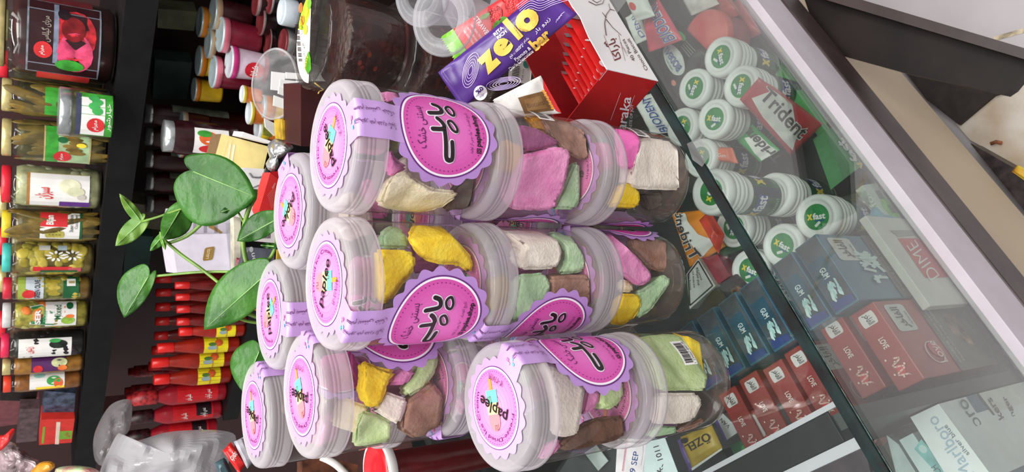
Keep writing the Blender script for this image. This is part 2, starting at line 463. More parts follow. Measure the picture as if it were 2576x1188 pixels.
mb.lathe([(0.0, .0035), (.030, .003), (.0335, .0006), (.0362, .0006), (.0398, .0032), (.0416, .0075), (.0422, .013), (.0422, .079), (.0414, .0815), (.0402, .0832), (.0402, .0985)], PET, n=56, mats=[DUST]*3+[PET]*8)
# moulded base rings
mb.lathe([(.0262, .0036), (.0267, .0042), (.0272, .0036)], PET, n=40)
mb.build('jar_body', jar, local=True)
mb = MB()
z = HJ
mb.lathe([(0, z-.0008), (.0378, z-.0008), (.0386, z-.0002), (.0400, z-.0003), (.0420, z-.0014), (.0433, z-.0036), (.0438, z-.0060), (.0435, z-.0063), (.0435, z-.0070), (.0439, z-.0073), (.0439, z-.0088), (.0435, z-.0091), (.0435, z-.0096),
          (.0439, z-.0099), (.0439, z-.0114), (.0436, z-.0117), (.0436, z-.0123), (.0440, z-.0127), (.0441, z-.0165), (.0444, z-.0172), (.0445, z-.0203), (.0424, z-.0203)], LID, n=64)
mb.build('lid', jar, local=True)
# seal label: round badge on the lid, strip down the side, big badge on the body (band leaves along +x)
mb = MB()
zl = HJ-.0004
def lidfn(u, v, h=0.0): return Vector((-v, u, zl+.0004+h))       # text-right = +y, text-down = +x
nsc = 18
scal = lambda R0, A: (lambda a: R0+A*(.5+.5*math.cos(nsc*a+.35))**.65)
mb.shape(disc(1, 170, 1, fn=scal(.0316, .0030)), lidfn, LAV, .0002)
mb.shape(ring(.0274, .0280), lidfn, PUR, .0005); mb.shape(ring(.0260, .0274), lidfn, WHT, .0005)
mb.shape(disc(.0261, 48), lidfn, PNK, .0004)
for k in range(6):
    t = k/5; mb.shape(ring(.0225-.0036*k, .0262-.0036*k if k else .0261, 60) if k < 5 else disc(.0084, 30), lidfn, M((int(238+8*t), int(124+32*t), int(200+16*t)), .38, var=0), .00045)
dots = merge(*[xf(disc(.00032, 6), 1, 0, .0243*math.cos(2*PI*i/58), .0243*math.sin(2*PI*i/58)) for i in range(58)])
mb.shape(dots, lidfn, INKP, .0007)
R45 = math.radians(42)
def lolly(sh): return xf(sh, 1.3, R45, .0005, .0015)
mb.shape(lolly(rrect(-.0012, -.0162, .0012, -.0090, .0011)), lidfn, M((240, 150, 60), .5, var=0), .0008)
mb.shape(lolly(rect(-.0050, -.0098, .0050, -.0030)), lidfn, M((110, 206, 178), .5, var=0), .0009)
mb.shape(lolly(rect(-.0050, -.0032, .0050, .0028)), lidfn, M((252, 224, 150), .5, var=0), .0009)
mb.shape(lolly(([(.0050*math.cos(PI*i/20), .0066+.0050*math.sin(PI*i/20)) for i in range(21)]+[(-.0050, .0028), (.0050, .0028)], [list(range(23))])), lidfn, M((240, 134, 142), .5, var=0), .00095)
for sq in ([(-.003, .008), (-.003, .0105), (-.0015, .011), (-.0015, .0085), (0, .0085), (0, .011)], [(.001, -.004), (.001, -.0065), (.0025, -.0065), (.0025, -.004), (.004, -.004), (.004, -.0065)]):
    mb.shape(lolly(stroke(sq, .0003)), lidfn, M((120, 70, 60), .5, var=0), .0011)
def wob(sh): return [(x, y+.0016*math.sin(x*330)) for x, y in sh[0]], sh[1]
mb.shape(xf(textbox('paplee', -.0165, -.0050, .0165, .0052, .014), 1, math.radians(14), .0006, 0), lidfn, INK, .0013)
tv, tf = textbox('Freeze-Dried Ice Cream', 0, 0, 1, 1)
arc = [((.0202+.0027*b)*math.cos(math.radians(206-200*a)), (.0202+.0027*b)*math.sin(math.radians(206-200*a))) for a, b in tv]
mb.shape((arc, tf), lidfn, INKP, .0008)
mb.shape(xf(textbox('۱۴۰۳/۷/۱۹', -.0085, -.0022, .0085, .0022, .0), 1, math.radians(14), .007, -.0178), lidfn, M((50, 10, 60), .4, var=0), .0012)
# strip
W2 = .0128
s_f = .0425                                   # where the lid's edge folds down
def strip(s, w, h=0.0):
    if s <= s_f: return Vector((s, w, zl+.0004+h))
    d = s-s_f
    zz = zl-d
    R = .0447 if d < .0195 else max(.0426, .0447-(d-.0195)*.35)
    a = w/R; return Vector(((R+h)*math.cos(a), (R+h)*math.sin(a), zz))
vs = []; ss = [.028, .034, .039, .0418, .0425, .0432, .046, .050, .056, .0620, .066, .070, .074]
for s_ in ss:
    for j in range(9): vs.append(strip(s_, -W2+2*W2*j/8, .0004))
mb.add(vs, [(i*9+j, (i+1)*9+j, (i+1)*9+j+1, i*9+j+1) for i in range(len(ss)-1) for j in range(8)], LAV, True)
def stripfn(u, v, h=0.0): return strip(.0345+.0345*(1-u), -v, .0005+h)     # unit text square read along the strip
for s_, v0 in (('هم بستنی خشک', -.0098), ('بخور هم هدیه بگیر!', -.0008)):
    mb.shape(textbox(ar(s_), .04, v0+.0016, .78, v0+.0072), stripfn, INKP, .0005)
for c_, p_ in (((140, 200, 240), (.80, .001)), ((240, 120, 170), (.88, -.003)), ((110, 180, 230), (.87, .0035)), ((240, 160, 190), (.93, -.001))):
    mb.shape(rrect(p_[0], p_[1], p_[0]+.06, p_[1]+.0026, .0006), stripfn, M(c_, .4, var=0), .0005)
# body badge
zc = .0415
side = cylfn((0, 0, zc), RB+.0004, 0.0)
def egg(r): return lambda a: r*(1-.04*math.sin(a))*(1-.012*math.cos(2*a))
def scal2(r, A): return lambda a: egg(r)(a)+A*(.5+.5*math.cos(nsc*a))**.65
mb.shape(disc(1, 170, 9, fn=scal2(.0362, .0034)), side, LAV2, .0003)
mb.shape(ring(egg(.0323), egg(.0334), 96), side, PUR, .0006); mb.shape(ring(egg(.0309), egg(.0324), 96), side, WHT, .0006)
mb.shape(disc(1, 72, 9, fn=egg(.0310)), side, MAG2, .0005)
for k in range(6):
    r0 = .0130+.003*k; t = (k+1)/6
    mb.shape(ring(egg(r0), egg(min(.0310, r0+.0031)), 72), side, M((int(227-15*t), int(116-36*t), int(194-24*t)), .38, var=0), .00055)
def low(sh, m, h): mb.shape(sh, side, m, h)
dots = merge(*[xf(disc(.0004, 6), 1, 0, egg(.0284)(2*PI*i/56)*math.cos(2*PI*i/56), egg(.0284)(2*PI*i/56)*math.sin(2*PI*i/56)) for i in range(56)])
low(dots, INKP, .0008)
low(textbox(ar('بستنی خشک'), -.0150, .0128, .0150, .0215), INKP, .0009)
# big Persian lettering of the badge, drawn as fat strokes with a white outline
LOGO = [[(0.0187, 0.0047), (0.0174, 0.0011), (0.0144, -0.0003), (0.0117, 0.0011), (0.0101, 0.0101)], [(0.0066, 0.005), (0.0039, 0.002), (-0.0004, 0.001), (-0.0017, 0.0099)], [(-0.0004, 0.001), (-0.0059, 0.0008), (-0.0182, 0.0003), (-0.0207, -0.0015), (-0.0205, -0.0038), (-0.0186, -0.0046), (-0.009, -0.0041)], [(0.0181, -0.0057), (0.0185, -0.0079), (0.0148, -0.0097), (0.0114, -0.0093), (0.0105, -0.0076), (0.012, -0.0053), (0.0151, -0.0041), (0.0169, -0.0045)], [(0.0055, -0.0034), (0.0058, -0.0055), (0.0026, -0.0081), (-0.0006, -0.009), (-0.0019, -0.0076), (-0.0007, -0.0049), (0.0024, -0.0031), (0.0044, -0.0026)]]
def smooth(p, closed=False, step=.0016):
    n = len(p); out = []
    for i in range(n if closed else n-1):
        a, b, c, d = [p[(i+k) % n] if closed else p[min(max(i+k, 0), n-1)] for k in (-1, 0, 1, 2)]
        m_ = max(2, int(math.hypot(c[0]-b[0], c[1]-b[1])/step))
        for q in range(m_):
            t = q/m_
            out.append(tuple(.5*(2*b[j]+(c[j]-a[j])*t+(2*a[j]-5*b[j]+4*c[j]-d[j])*t*t+(3*b[j]-a[j]-3*c[j]+d[j])*t**3) for j in (0, 1)))
    return out if closed else out+[p[-1]]
for w_, m_, h_ in ((.0046, WHT, .0009), (.0030, INK, .0013)):
    for st_ in LOGO: low(stroke(smooth(st_, len(st_) > 7), w_*(.62 if len(st_) > 7 else 1.0), len(st_) > 7), m_, h_)
low(textbox(ar('تاریخ انقضاء : ۶ ماه پس از تولید'), -.0150, -.0215, .0150, -.0180), INKP, .0009)
low(textbox('paplee.shop', -.0098, -.0280, .0140, -.0228, .03), INK, .0009)
low(stroke([(-.0142, -.0270), (-.0112, -.0270), (-.0112, -.0238), (-.0142, -.0238)], .0005, True), INK, .0009);
low(xf(ring(.0006, .0011, 14), 1, 0, -.0127, -.0254), INK, .0009)
mb.build('seal_label', jar, local=True)
# barcode sticker on the far side of the band
mb = MB(); bc = cylfn((0, 0, .048), RB+.0003, PI)
mb.shape(rect(-.0115, -.0075, .0115, .0075, 8, 1), bc, M((244, 242, 240), .5, var=0), .0002)
x = -.0098
for i, w_ in enumerate([2, 1, 3, 1, 1, 2, 2, 1, 1, 3, 1, 2, 1, 1, 2, 3, 1, 1, 2, 1, 3, 1, 1, 2]):
    if x+w_*.00042 < .0102: mb.shape(rect(x, -.0030, x+w_*.00036, .0060), bc, INK, .0005)
    x += w_*.00036+.00038
mb.shape(textbox('1 234567 890128', -.0105, -.0064, .0100, -.0040), bc, INK, .0005)
mb.build('barcode_sticker', jar, local=True, label='small white barcode sticker')

STK = {1: ((.0550, .4335), [-71, 157, 154]), 2: ((-.0348, .4338), [-124, -146, 15]), 3: ((-.1171, .3845), [-24, 137]),
       4: ((-.1161, .4740), [-12, -170, 60]), 5: ((-.0680, .5515), [-89, 20, 200]), 6: ((-.1560, .5880), [-19, 100, 30]), 7: ((.0135, .5120), [27, 60, 150])}
SNAME = {1: 'front stack beside the purple snack bar', 2: 'middle front stack between two tall neighbours', 3: 'short two-jar stack nearest the partition',
         4: 'tall stack right behind the short two-jar stack', 5: 'back-row stack in front of the trailing plant', 6: 'back-row stack beside the silvery plastic bag', 7: 'back-row stack beside the red carton'}
JARS = {}
first = True
for k, ((jx, jy), az) in STK.items():
    n = len(az)
    for lv, a in enumerate(az):                # lv 0 is the topmost jar
        z0 = (n-1-lv)*HJ
        pos = 'Topmost' if lv == 0 else 'bottom' if lv == n-1 else 'middle'
        lab = '%s clear ice cream jar of the %s' % (pos.lower(), SNAME[k])
        if first: jar.location = (jx, jy, z0+.0004); jar.rotation_euler = (0, 0, math.radians(a)); jar['label'] = lab; jar['group'] = 'stacked jars of freeze-dried ice cream'; o = jar; first = False
        else: o = dup(jar, (jx, jy, z0+.0004), math.radians(a), lab, 'stacked jars of freeze-dried ice cream')
        JARS[(k, lv)] = Vector((jx, jy, z0))

# ------------------------------------------------------------------ chunks inside the jars
CC = {'pink': ((240, 160, 208), (226, 134, 190)), 'hot pink': ((246, 118, 198), (236, 100, 184)), 'white': ((244, 236, 226), (228, 218, 206)), 'cream': ((250, 242, 214), (236, 224, 186)),
      'yellow': ((254, 226, 66), (248, 206, 38)), 'mint': ((190, 220, 182), (166, 200, 158)), 'pale green': ((206, 224, 172), (184, 208, 146)), 'brown': ((172, 132, 116), (140, 102, 88)),
      'dark brown': ((118, 84, 70), (92, 62, 50)), 'orange': ((226, 172, 74), (206, 146, 52)), 'purple': ((176, 104, 150), (150, 80, 126)), 'grey brown': ((112, 100, 94), (86, 76, 72))}
RIN = .0403
def chunk_mesh(front, back, m, jc, seed, amp=.0006, cell=.0042):
    bm = bmesh.new()
    fv = [bm.verts.new(p) for p in front]; bv = [bm.verts.new(p) for p in back]
    n = len(fv)
    bm.faces.new(fv); bm.faces.new(bv[::-1])
    for i in range(n): bm.faces.new((fv[i], bv[i], bv[(i+1) % n], fv[(i+1) % n]))
    bmesh.ops.recalc_face_normals(bm, faces=bm.faces)
    bmesh.ops.bevel(bm, geom=list(bm.edges), offset=.0022, segments=2, affect='EDGES', clamp_overlap=True)
    bmesh.ops.triangulate(bm, faces=bm.faces)
    for _ in range(3):
        es = [e for e in bm.edges if e.calc_length() > cell]
        if not es: break
        bmesh.ops.subdivide_edges(bm, edges=es, cuts=1)
        bmesh.ops.triangulate(bm, faces=[f for f in bm.faces if len(f.verts) > 3])
    bm.normal_update()
    for v in bm.verts:
        p = v.co*120+Vector((seed*7.3, seed*3.1, 0))
        v.co += v.normal*(amp*noise.noise(p)+amp*.5*noise.noise(p*3.1)-amp*.25)
    zlo, zhi = jc.z+.0036, jc.z+HJ-.006
    for v in bm.verts:
        d = Vector((v.co.x-jc.x, v.co.y-jc.y)); r = d.length
        lim = RIN if v.co.z > jc.z+.012 else RIN-.0035
        if v.co.z > jc.z+.080: lim = .0385
        if r > lim: v.co.x = jc.x+d.x*lim/r; v.co.y = jc.y+d.y*lim/r
        v.co.z = min(zhi, max(zlo, v.co.z))
    c = sum((v.co for v in bm.verts), Vector())/len(bm.verts); c.z = min(v.co.z for v in bm.verts)
    for v in bm.verts: v.co -= c
    me = bpy.data.meshes.new('ice_cream_chunk'); bm.to_mesh(me); bm.free()
    for p in me.polygons: p.use_smooth = True
    me.materials.append(m)
    o = bpy.data.objects.new('ice_cream_chunk', me); COL.objects.link(o); o.location = c
    return o
_cn = 0
def chunk(key, col, pts, where, dmax=.030, depth=.022, shift=(0, 0), sc=.9, amp=.0006):
    """outline seen in the photo, standing at its own depth inside the jar"""
    global _cn; _cn += 1
    jc = JARS[key]; v = Vector((-jc.x, -jc.y, 0)).normalized()
    P = []; DV = []
    sd = Vector((-v.y, v.x, 0))
    for x, y in pts:                           # each corner as near the wall as its place across the jar allows
        d = dmax
        for _ in range(4):
            q = onpl(x, y, jc+v*d, v); lat = (q-jc).dot(sd)
            d = min(dmax, math.sqrt(max(0, (RIN-.0006)**2-lat*lat)))
        P.append(onpl(x, y, jc+v*d, v)); DV.append(d)
    cx = sum(x for x, y in pts)/len(pts); cy = sum(y for x, y in pts)/len(pts)
    B = []
    for (x, y), d in zip(pts, DV):
        q = onpl(cx+(x-cx)*sc+shift[0], cy+(y-cy)*sc+shift[1], jc+v*d, v); r = (q-EYE).normalized()
        r.z *= .4; r.normalize()
        B.append(q+r*depth)
    c1, c2 = CC[col]
    m = M(c1, .9, var=0, c2=c2, vscale=70, bump=.3, bscale=420, spec=.15)
    o = chunk_mesh(P, B, m, jc, _cn, amp)
    tag(o, '%s chunk, %s' % (col, where), 'ice cream', 'freeze-dried ice cream chunks')
def W(k, lv, extra):
    return '%s, in the %s jar, %s' % (extra, ('top', 'middle' if k != 3 else 'lower', 'lowest')[lv], {1: 'stack by purple bar', 2: 'middle front stack', 3: 'two-jar stack', 4: 'stack behind two-jar stack'}[k])
# stack 1
chunk((1, 0), 'cream', [(975, 463), (996, 436), (1026, 426), (1050, 449), (1090, 473), (1150, 478), (1160, 493), (1110, 527), (1056, 537), (996, 527), (957, 513)], W(1, 0, 'beside the badge'), shift=(-6, 6))
chunk((1, 0), 'pink', [(966, 228), (1002, 230), (1012, 247), (982, 262), (966, 250)], W(1, 0, 'under the lid'), depth=.02)
chunk((1, 0), 'pink', [(985, 372), (999, 402), (1028, 421), (992, 446), (978, 440), (975, 400)], W(1, 0, 'small, left of the badge'), dmax=.026, depth=.015)
chunk((1, 0), 'grey brown', [(1150, 470), (1180, 440), (1235, 445), (1250, 480), (1230, 530), (1120, 535)], W(1, 0, 'dusty, low'), dmax=.02)
chunk((1, 0), 'yellow', [(1205, 270), (1235, 265), (1248, 330), (1245, 420), (1215, 430)], W(1, 0, 'at the foot'), dmax=.012)
chunk((1, 1), 'pink', [(1317, 392), (1386, 372), (1426, 369), (1440, 392), (1426, 463), (1398, 529), (1349, 533), (1283, 527), (1300, 463)], W(1, 1, 'big, pitted'), shift=(-8, -4), amp=.0011)
chunk((1, 1), 'purple', [(1309, 314), (1352, 323), (1409, 357), (1403, 366), (1358, 380), (1322, 380)], W(1, 1, 'wedge'), dmax=.024, depth=.016)
chunk((1, 1), 'brown', [(1362, 298), (1392, 296), (1453, 313), (1503, 364), (1498, 394), (1468, 409), (1422, 384), (1392, 348)], W(1, 1, 'crumbly'), dmax=.022, shift=(0, -8), amp=.0013)
chunk((1, 1), 'mint', [(1447, 404), (1460, 409), (1463, 505), (1447, 530), (1390, 528), (1420, 470)], W(1, 1, 'flat'), dmax=.02, depth=.014)
chunk((1, 1), 'orange', [(1318, 290), (1390, 286), (1430, 320), (1425, 350), (1350, 330)], W(1, 1, 'behind the wedge'), dmax=.006, depth=.014)
chunk((1, 2), 'white', [(1609, 352), (1633, 346), (1725, 359), (1729, 367), (1727, 469), (1719, 480), (1636, 478), (1603, 476), (1588, 469), (1590, 450), (1605, 402)], W(1, 2, 'square'), shift=(-14, 0), sc=.96, amp=.0004)
chunk((1, 2), 'hot pink', [(1552, 309), (1603, 310), (1610, 353), (1606, 426), (1582, 427), (1563, 426), (1560, 391)], W(1, 2, 'slab'), dmax=.027, depth=.014, amp=.0005)
chunk((1, 2), 'yellow', [(1571, 456), (1609, 474), (1614, 510), (1606, 523), (1539, 518), (1550, 490)], W(1, 2, 'block'), shift=(4, 8), amp=.0006)
chunk((1, 2), 'dark brown', [(1611, 305), (1684, 312), (1704, 350), (1619, 352)], W(1, 2, 'beside the white block'), dmax=.016)
chunk((1, 2), 'grey brown', [(1617, 486), (1718, 482), (1708, 512), (1636, 534)], W(1, 2, 'under the white block'), dmax=.012)
# stack 2
chunk((2, 0), 'yellow', [(1026, 599), (1046, 559), (1080, 560), (1113, 570), (1140, 594), (1165, 620), (1190, 650), (1196, 680), (1180, 688), (1150, 668), (1110, 668), (1062, 655), (1036, 625)], W(2, 0, 'long'), shift=(8, -10), dmax=.024)
chunk((2, 0), 'yellow', [(955, 628), (1029, 629), (1046, 641), (1048, 675), (1030, 700), (985, 760), (955, 769)], W(2, 0, 'square'), shift=(0, -6), amp=.0006)
chunk((2, 0), 'mint', [(962, 587), (992, 564), (1023, 584), (1034, 628), (959, 626)], W(2, 0, 'dull'), dmax=.010, depth=.018)
chunk((2, 1), 'white', [(1268, 582), (1358, 579), (1404, 607), (1419, 628), (1413, 661), (1398, 679), (1316, 682), (1305, 655), (1316, 625)], W(2, 1, 'big'), shift=(-10, -10), amp=.0006)
chunk((2, 1), 'mint', [(1382, 585), (1431, 582), (1452, 616), (1485, 661), (1473, 682), (1443, 691), (1405, 691), (1422, 661), (1420, 625)], W(2, 1, 'tall, right of the white'), dmax=.024, shift=(8, -6))
chunk((2, 1), 'mint', [(1308, 688), (1370, 685), (1389, 707), (1389, 728), (1377, 764), (1340, 788), (1296, 813), (1300, 773)], W(2, 1, 'left of the brown'), shift=(-4, 6))
chunk((2, 1), 'brown', [(1384, 698), (1422, 694), (1485, 694), (1508, 713), (1504, 758), (1461, 782), (1413, 785), (1388, 775)], W(2, 1, 'grooved'), shift=(0, -12), amp=.0005)
chunk((2, 2), 'pink', [(1524, 582), (1542, 588), (1581, 625), (1612, 652), (1646, 696), (1633, 714), (1608, 722), (1569, 691), (1560, 646)], W(2, 2, 'slanting'), depth=.014)
chunk((2, 2), 'brown', [(1590, 598), (1648, 590), (1672, 604), (1711, 655), (1690, 685), (1654, 684), (1632, 672), (1596, 631)], W(2, 2, 'behind the pink'), dmax=.018)
chunk((2, 2), 'mint', [(1602, 734), (1642, 712), (1669, 690), (1684, 695), (1692, 707), (1678, 728), (1640, 782), (1605, 804)], W(2, 2, 'leaning'), dmax=.024)
chunk((2, 2), 'yellow', [(1562, 737), (1602, 737), (1615, 746), (1615, 776), (1593, 807), (1551, 822), (1555, 779)], W(2, 2, 'small'), dmax=.026, shift=(0, 8))
chunk((2, 2), 'cream', [(1565, 701), (1588, 708), (1598, 725), (1593, 736), (1565, 736)], W(2, 2, 'tiny'), dmax=.022, depth=.014)
# stack 3
chunk((3, 0), 'white', [(1359, 910), (1376, 905), (1430, 940), (1462, 965), (1473, 977), (1456, 1088), (1450, 1094), (1419, 1101), (1399, 1088), (1395, 1007), (1380, 940)], W(3, 0, 'big'), shift=(10, 4), amp=.0004, dmax=.028)
chunk((3, 0), 'pink', [(1394, 1101), (1419, 1113), (1406, 1130), (1392, 1148), (1368, 1158)], W(3, 0, 'leftmost'), dmax=.012)
chunk((3, 0), 'pink', [(1480, 970), (1514, 985), (1507, 1020), (1480, 1040), (1463, 1044)], W(3, 0, 'beside the white'), dmax=.022, depth=.015)
chunk((3, 0), 'pale green', [(1515, 983), (1559, 940), (1572, 966), (1570, 1002), (1549, 1025), (1526, 1033), (1511, 1022)], W(3, 0, 'rough'), dmax=.024)
chunk((3, 0), 'dark brown', [(1456, 1075), (1500, 1050), (1570, 1042), (1578, 1080), (1572, 1105), (1500, 1122), (1430, 1135), (1412, 1120)], W(3, 0, 'long'), dmax=.018, amp=.0013)
chunk((3, 1), 'pale green', [(1608, 852), (1631, 844), (1683, 839), (1715, 841), (1787, 947), (1778, 984), (1755, 986), (1735, 983), (1670, 986), (1660, 976), (1631, 882)], W(3, 1, 'big'), shift=(-6, -6), amp=.0006)
chunk((3, 1), 'yellow', [(1690, 834), (1729, 846), (1812, 882), (1790, 950), (1740, 930)], W(3, 1, 'pointed'), dmax=.016, depth=.016, amp=.0004)
chunk((3, 1), 'white', [(1660, 988), (1755, 988), (1771, 1012), (1748, 1058), (1709, 1068), (1651, 1068)], W(3, 1, 'block'), shift=(2, -6), amp=.0004)
chunk((3, 1), 'mint', [(1651, 1070), (1709, 1073), (1706, 1094), (1638, 1102)], W(3, 1, 'low'), dmax=.014)
chunk((3, 1), 'brown', [(1711, 1074), (1748, 1063), (1773, 1048), (1778, 1074), (1712, 1094)], W(3, 1, 'low'), dmax=.010)
# stack 4
chunk((4, 0), 'yellow', [(912, 905), (941, 915), (1000, 934), (978, 964), (961, 1021), (945, 1028), (921, 1018), (909, 991)], W(4, 0, 'crumbly'), amp=.0013)
chunk((4, 0), 'pink', [(1012, 924), (1048, 931), (1042, 947), (1022, 968), (975, 970), (990, 941)], W(4, 0, 'small'), dmax=.024)
chunk((4, 0), 'pale green', [(1062, 901), (1105, 887), (1102, 931), (1069, 978), (1028, 1001), (1012, 984), (1048, 937)], W(4, 0, 'right-hand'), dmax=.022)
chunk((4, 0), 'white', [(968, 983), (1028, 1004), (1018, 1045), (1005, 1068), (991, 1065), (935, 1031), (950, 1021)], W(4, 0, 'block'), dmax=.026, shift=(6, -4))
chunk((4, 0), 'pale green', [(910, 1031), (948, 1038), (991, 1065), (985, 1098), (981, 1125), (921, 1128), (893, 1122), (900, 1075)], W(4, 0, 'left-hand'), dmax=.024)
chunk((4, 0), 'brown', [(1025, 1011), (1092, 961), (1122, 998), (1112, 1078), (1058, 1115), (1012, 1085), (1018, 1041)], W(4, 0, 'big'), dmax=.026, shift=(-6, -10))
# loose filling that shows between and through the lids
FILL = [((1, 0), 'pink', .02, 50, .014, .056), ((1, 0), 'brown', -.015, 20, .01, .016), ((1, 0), 'white', -.016, 160, .012, .03), ((1, 1), 'purple', -.016, 40, .012, .02), ((1, 1), 'pink', -.016, 200, .012, .045), ((1, 1), 'orange', .012, 290, .01, .06),
        ((1, 2), 'brown', -.014, 90, .013, .01), ((1, 2), 'hot pink', .016, 30, .012, .058), ((1, 2), 'grey brown', .017, 150, .012, .03), ((2, 0), 'pink', .018, 80, .013, .058), ((2, 0), 'purple', .02, 20, .012, .016), ((2, 0), 'grey brown', .02, 140, .012, .03),
        ((2, 1), 'purple', .02, 60, .013, .02), ((2, 1), 'yellow', .016, 130, .012, .05), ((2, 2), 'purple', .018, 60, .012, .018), ((2, 2), 'hot pink', .016, 110, .012, .05), ((3, 0), 'purple', .018, 60, .013, .02), ((3, 0), 'grey brown', .02, 150, .012, .04),
        ((3, 1), 'grey brown', .018, 60, .013, .012), ((3, 1), 'purple', .018, 130, .012, .02), ((4, 0), 'hot pink', .02, 60, .014, .056), ((4, 0), 'purple', .02, 110, .013, .018), ((4, 0), 'cream', .018, 200, .012, .058),
        ((4, 1), 'pink', .02, 200, .013, .05), ((4, 1), 'mint', .018, 290, .013, .02), ((5, 0), 'white', .016, 250, .014, .052), ((5, 0), 'mint', .018, 330, .013, .03), ((5, 0), 'brown', .014, 100, .013, .05), ((6, 0), 'cream', .018, 300, .014, .054), ((6, 0), 'pink', .018, 220, .013, .04),
        ((6, 0), 'orange', .016, 60, .013, .05), ((7, 0), 'white', .016, 260, .014, .05), ((7, 0), 'pink', .018, 310, .013, .03), ((7, 0), 'grey brown', .016, 120, .013, .05), ((7, 1), 'purple', .018, 290, .013, .03), ((7, 2), 'brown', .018, 280, .013, .03)]
SHORT = {1: 'stack by purple bar', 2: 'middle front stack', 3: 'two-jar stack', 4: 'stack behind two-jar stack', 5: 'stack before the plant', 6: 'stack by silvery bag', 7: 'stack by red carton'}
POS = ['topmost', 'middle', 'lowest']
for i, (key, col, r, a, s, z) in enumerate(FILL):
    jc = JARS[key]; rnd = random.Random(i*17+3)
    c = jc+Vector((abs(r)*math.cos(math.radians(a)), abs(r)*math.sin(math.radians(a)), z+.012))
    E = Matrix.Rotation(rnd.uniform(-.5, .5), 3, 'X') @ Matrix.Rotation(rnd.uniform(0, 3), 3, 'Z') @ Matrix.Rotation(rnd.uniform(-.4, .4), 3, 'Y')
    hx, hy, hz = s*rnd.uniform(.8, 1.1), s*rnd.uniform(.7, 1), s*rnd.uniform(.7, 1)
    q = [c+E @ Vector((x*hx, y*hy, hz)) for x, y in ((-1, -1), (1, -1), (1, 1), (-1, 1))]
    b = [c+E @ Vector((x*hx, y*hy, -hz)) for x, y in ((-1, -1), (1, -1), (1, 1), (-1, 1))]
    c1, c2 = CC[col]; m = M(c1, .9, var=0, c2=c2, vscale=70, bump=.3, bscale=420, spec=.15)
    o = chunk_mesh(q, b, m, jc, 200+i, .0011, .005)
    tag(o, '%s ice cream chunk %s in the %s jar, %s' % (col, 'half hidden high' if z > .045 else 'half hidden deep', POS[key[1]] if key[0] != 3 or key[1] == 0 else 'lowest', SHORT[key[0]]), 'ice cream', 'freeze-dried ice cream chunks')
# ------------------------------------------------------------------ inside the case
G = 'goods in the glass case'
BLU = M((40, 70, 160), .4, var=0); BLUW = M((205, 214, 226), .45, var=0); REDC = M((206, 52, 66), .4, var=.03); BLACKP = M((34, 38, 36), .38, var=.1)
GRN = M((26, 128, 64), .4, var=.05); GRN2 = M((64, 168, 84), .35, var=.1, vscale=40); YEL = M((246, 216, 60), .4, var=0); OFFW = M((232, 232, 228), .45, var=.02)
# --- gum bottles: ribbed white cap with a round green sticker, label wrap on the body
HB = .1065
BZ = lambda z: z*1.2456 if z > .008 else z
def bottle_at(p, z, axis_turn, label, first=[None]):
    loc = (p.x, p.y, max(z-HB, CZ+.0006))
    if first[0] is None:
        o = thing('gum_bottle', label, 'gum bottle', loc, axis_turn, 'white gum bottles')
        wb = M((238, 240, 238), .32, var=.01)
        mb = MB(); mb.lathe([(0, .001), (.020, .0), (.0225, .0015), (.0232, .006), (.0232, .062), (.0226, .067), (.0212, .0735)], wb, n=40); mb.build('bottle_body', o, local=True)
        mb = MB(); cyl = cylfn((0, 0, 0), .0233, 0)
        mb.shape(rect(-.066, .0075, .066, .060, 48, 1), cyl, M((20, 84, 52), .35, var=.3, vscale=50), .0002)
        for k in (-.063, -.019, .025):
            mb.shape(rect(k+.030, .0078, k+.042, .0597, 6, 1), cyl, M((36, 44, 72), .35, var=.2, vscale=90), .0003)
            mb.shape(rect(k+.008, .033, k+.032, .051, 8, 1), cyl, M((40, 70, 150), .35, var=.1), .0004)
            mb.shape(dense(textbox('x', k, .034, k+.010, .049, .06), .006), cyl, YEL, .0007); mb.shape(dense(textbox('fast', k+.0105, .034, k+.031, .052, .03), .006), cyl, WHT, .0007)
            mb.shape(dense(textbox('SPEARMINT', k+.004, .012, k+.030, .017), .006), cyl, M((150, 190, 160), .4, var=0), .0007)
        mb.build('label_wrap', o, local=True, label='green and navy label wrap')
        mb = MB(); mb.lathe([(.0225, 0.0725), (.0262, 0.0730), (.0266, 0.0765), (.0258, 0.0772), (.0258, 0.0785), (.0266, 0.0792), (.0268, 0.0845), (.0258, 0.0852), (.0258, 0.0865), (.0268, 0.0872), (.0270, 0.0915), (.0260, 0.0922), (.0260, 0.0938), (.0270, 0.0945), (.0268, 0.1010), (.0252, 0.1052), (.0222, 0.1062), (.0205, 0.1056), (.0190, 0.1042), (.0180, 0.1038), (0, 0.1038)], wb, n=48)
        cap_ = mb.build('screw_cap', o, local=True)
        mb = MB(); top = lambda u, v, h=0.0: Vector((u, v, .1038+h))
        mb.shape(disc(.0152, 36), top, M((30, 140, 70), .4, var=.08, vscale=120), .0003)
        mb.shape(textbox('x', -.0115, -.0030, -.0045, .0038, .05), top, YEL, .0006); mb.shape(textbox('fast', -.0042, -.0030, .0110, .0045, .03), top, WHT, .0006)
        mb.shape(xf(rrect(-.004, -.0016, .004, .0016, .0008), 1, .7, .001, -.0085), top, OFFW, .0006); mb.shape(rect(-.002, -.0052, .010, -.0040), top, BLU, .0006)
        mb.build('cap_sticker', cap_, local=True, label='round green sticker on the cap')
        o.scale = (.955, .955, 1.0); first[0] = o; return o
    return dup(first[0], loc, axis_turn, label, 'white gum bottles')
def turn(ax, ay): return math.atan2(ay, ax)
def capang(px, z, dpx):
    a = onz(px[0], px[1], z); b = onz(px[0]+dpx[0], px[1]+dpx[1], z); return math.atan2(b.y-a.y, b.x-a.x)
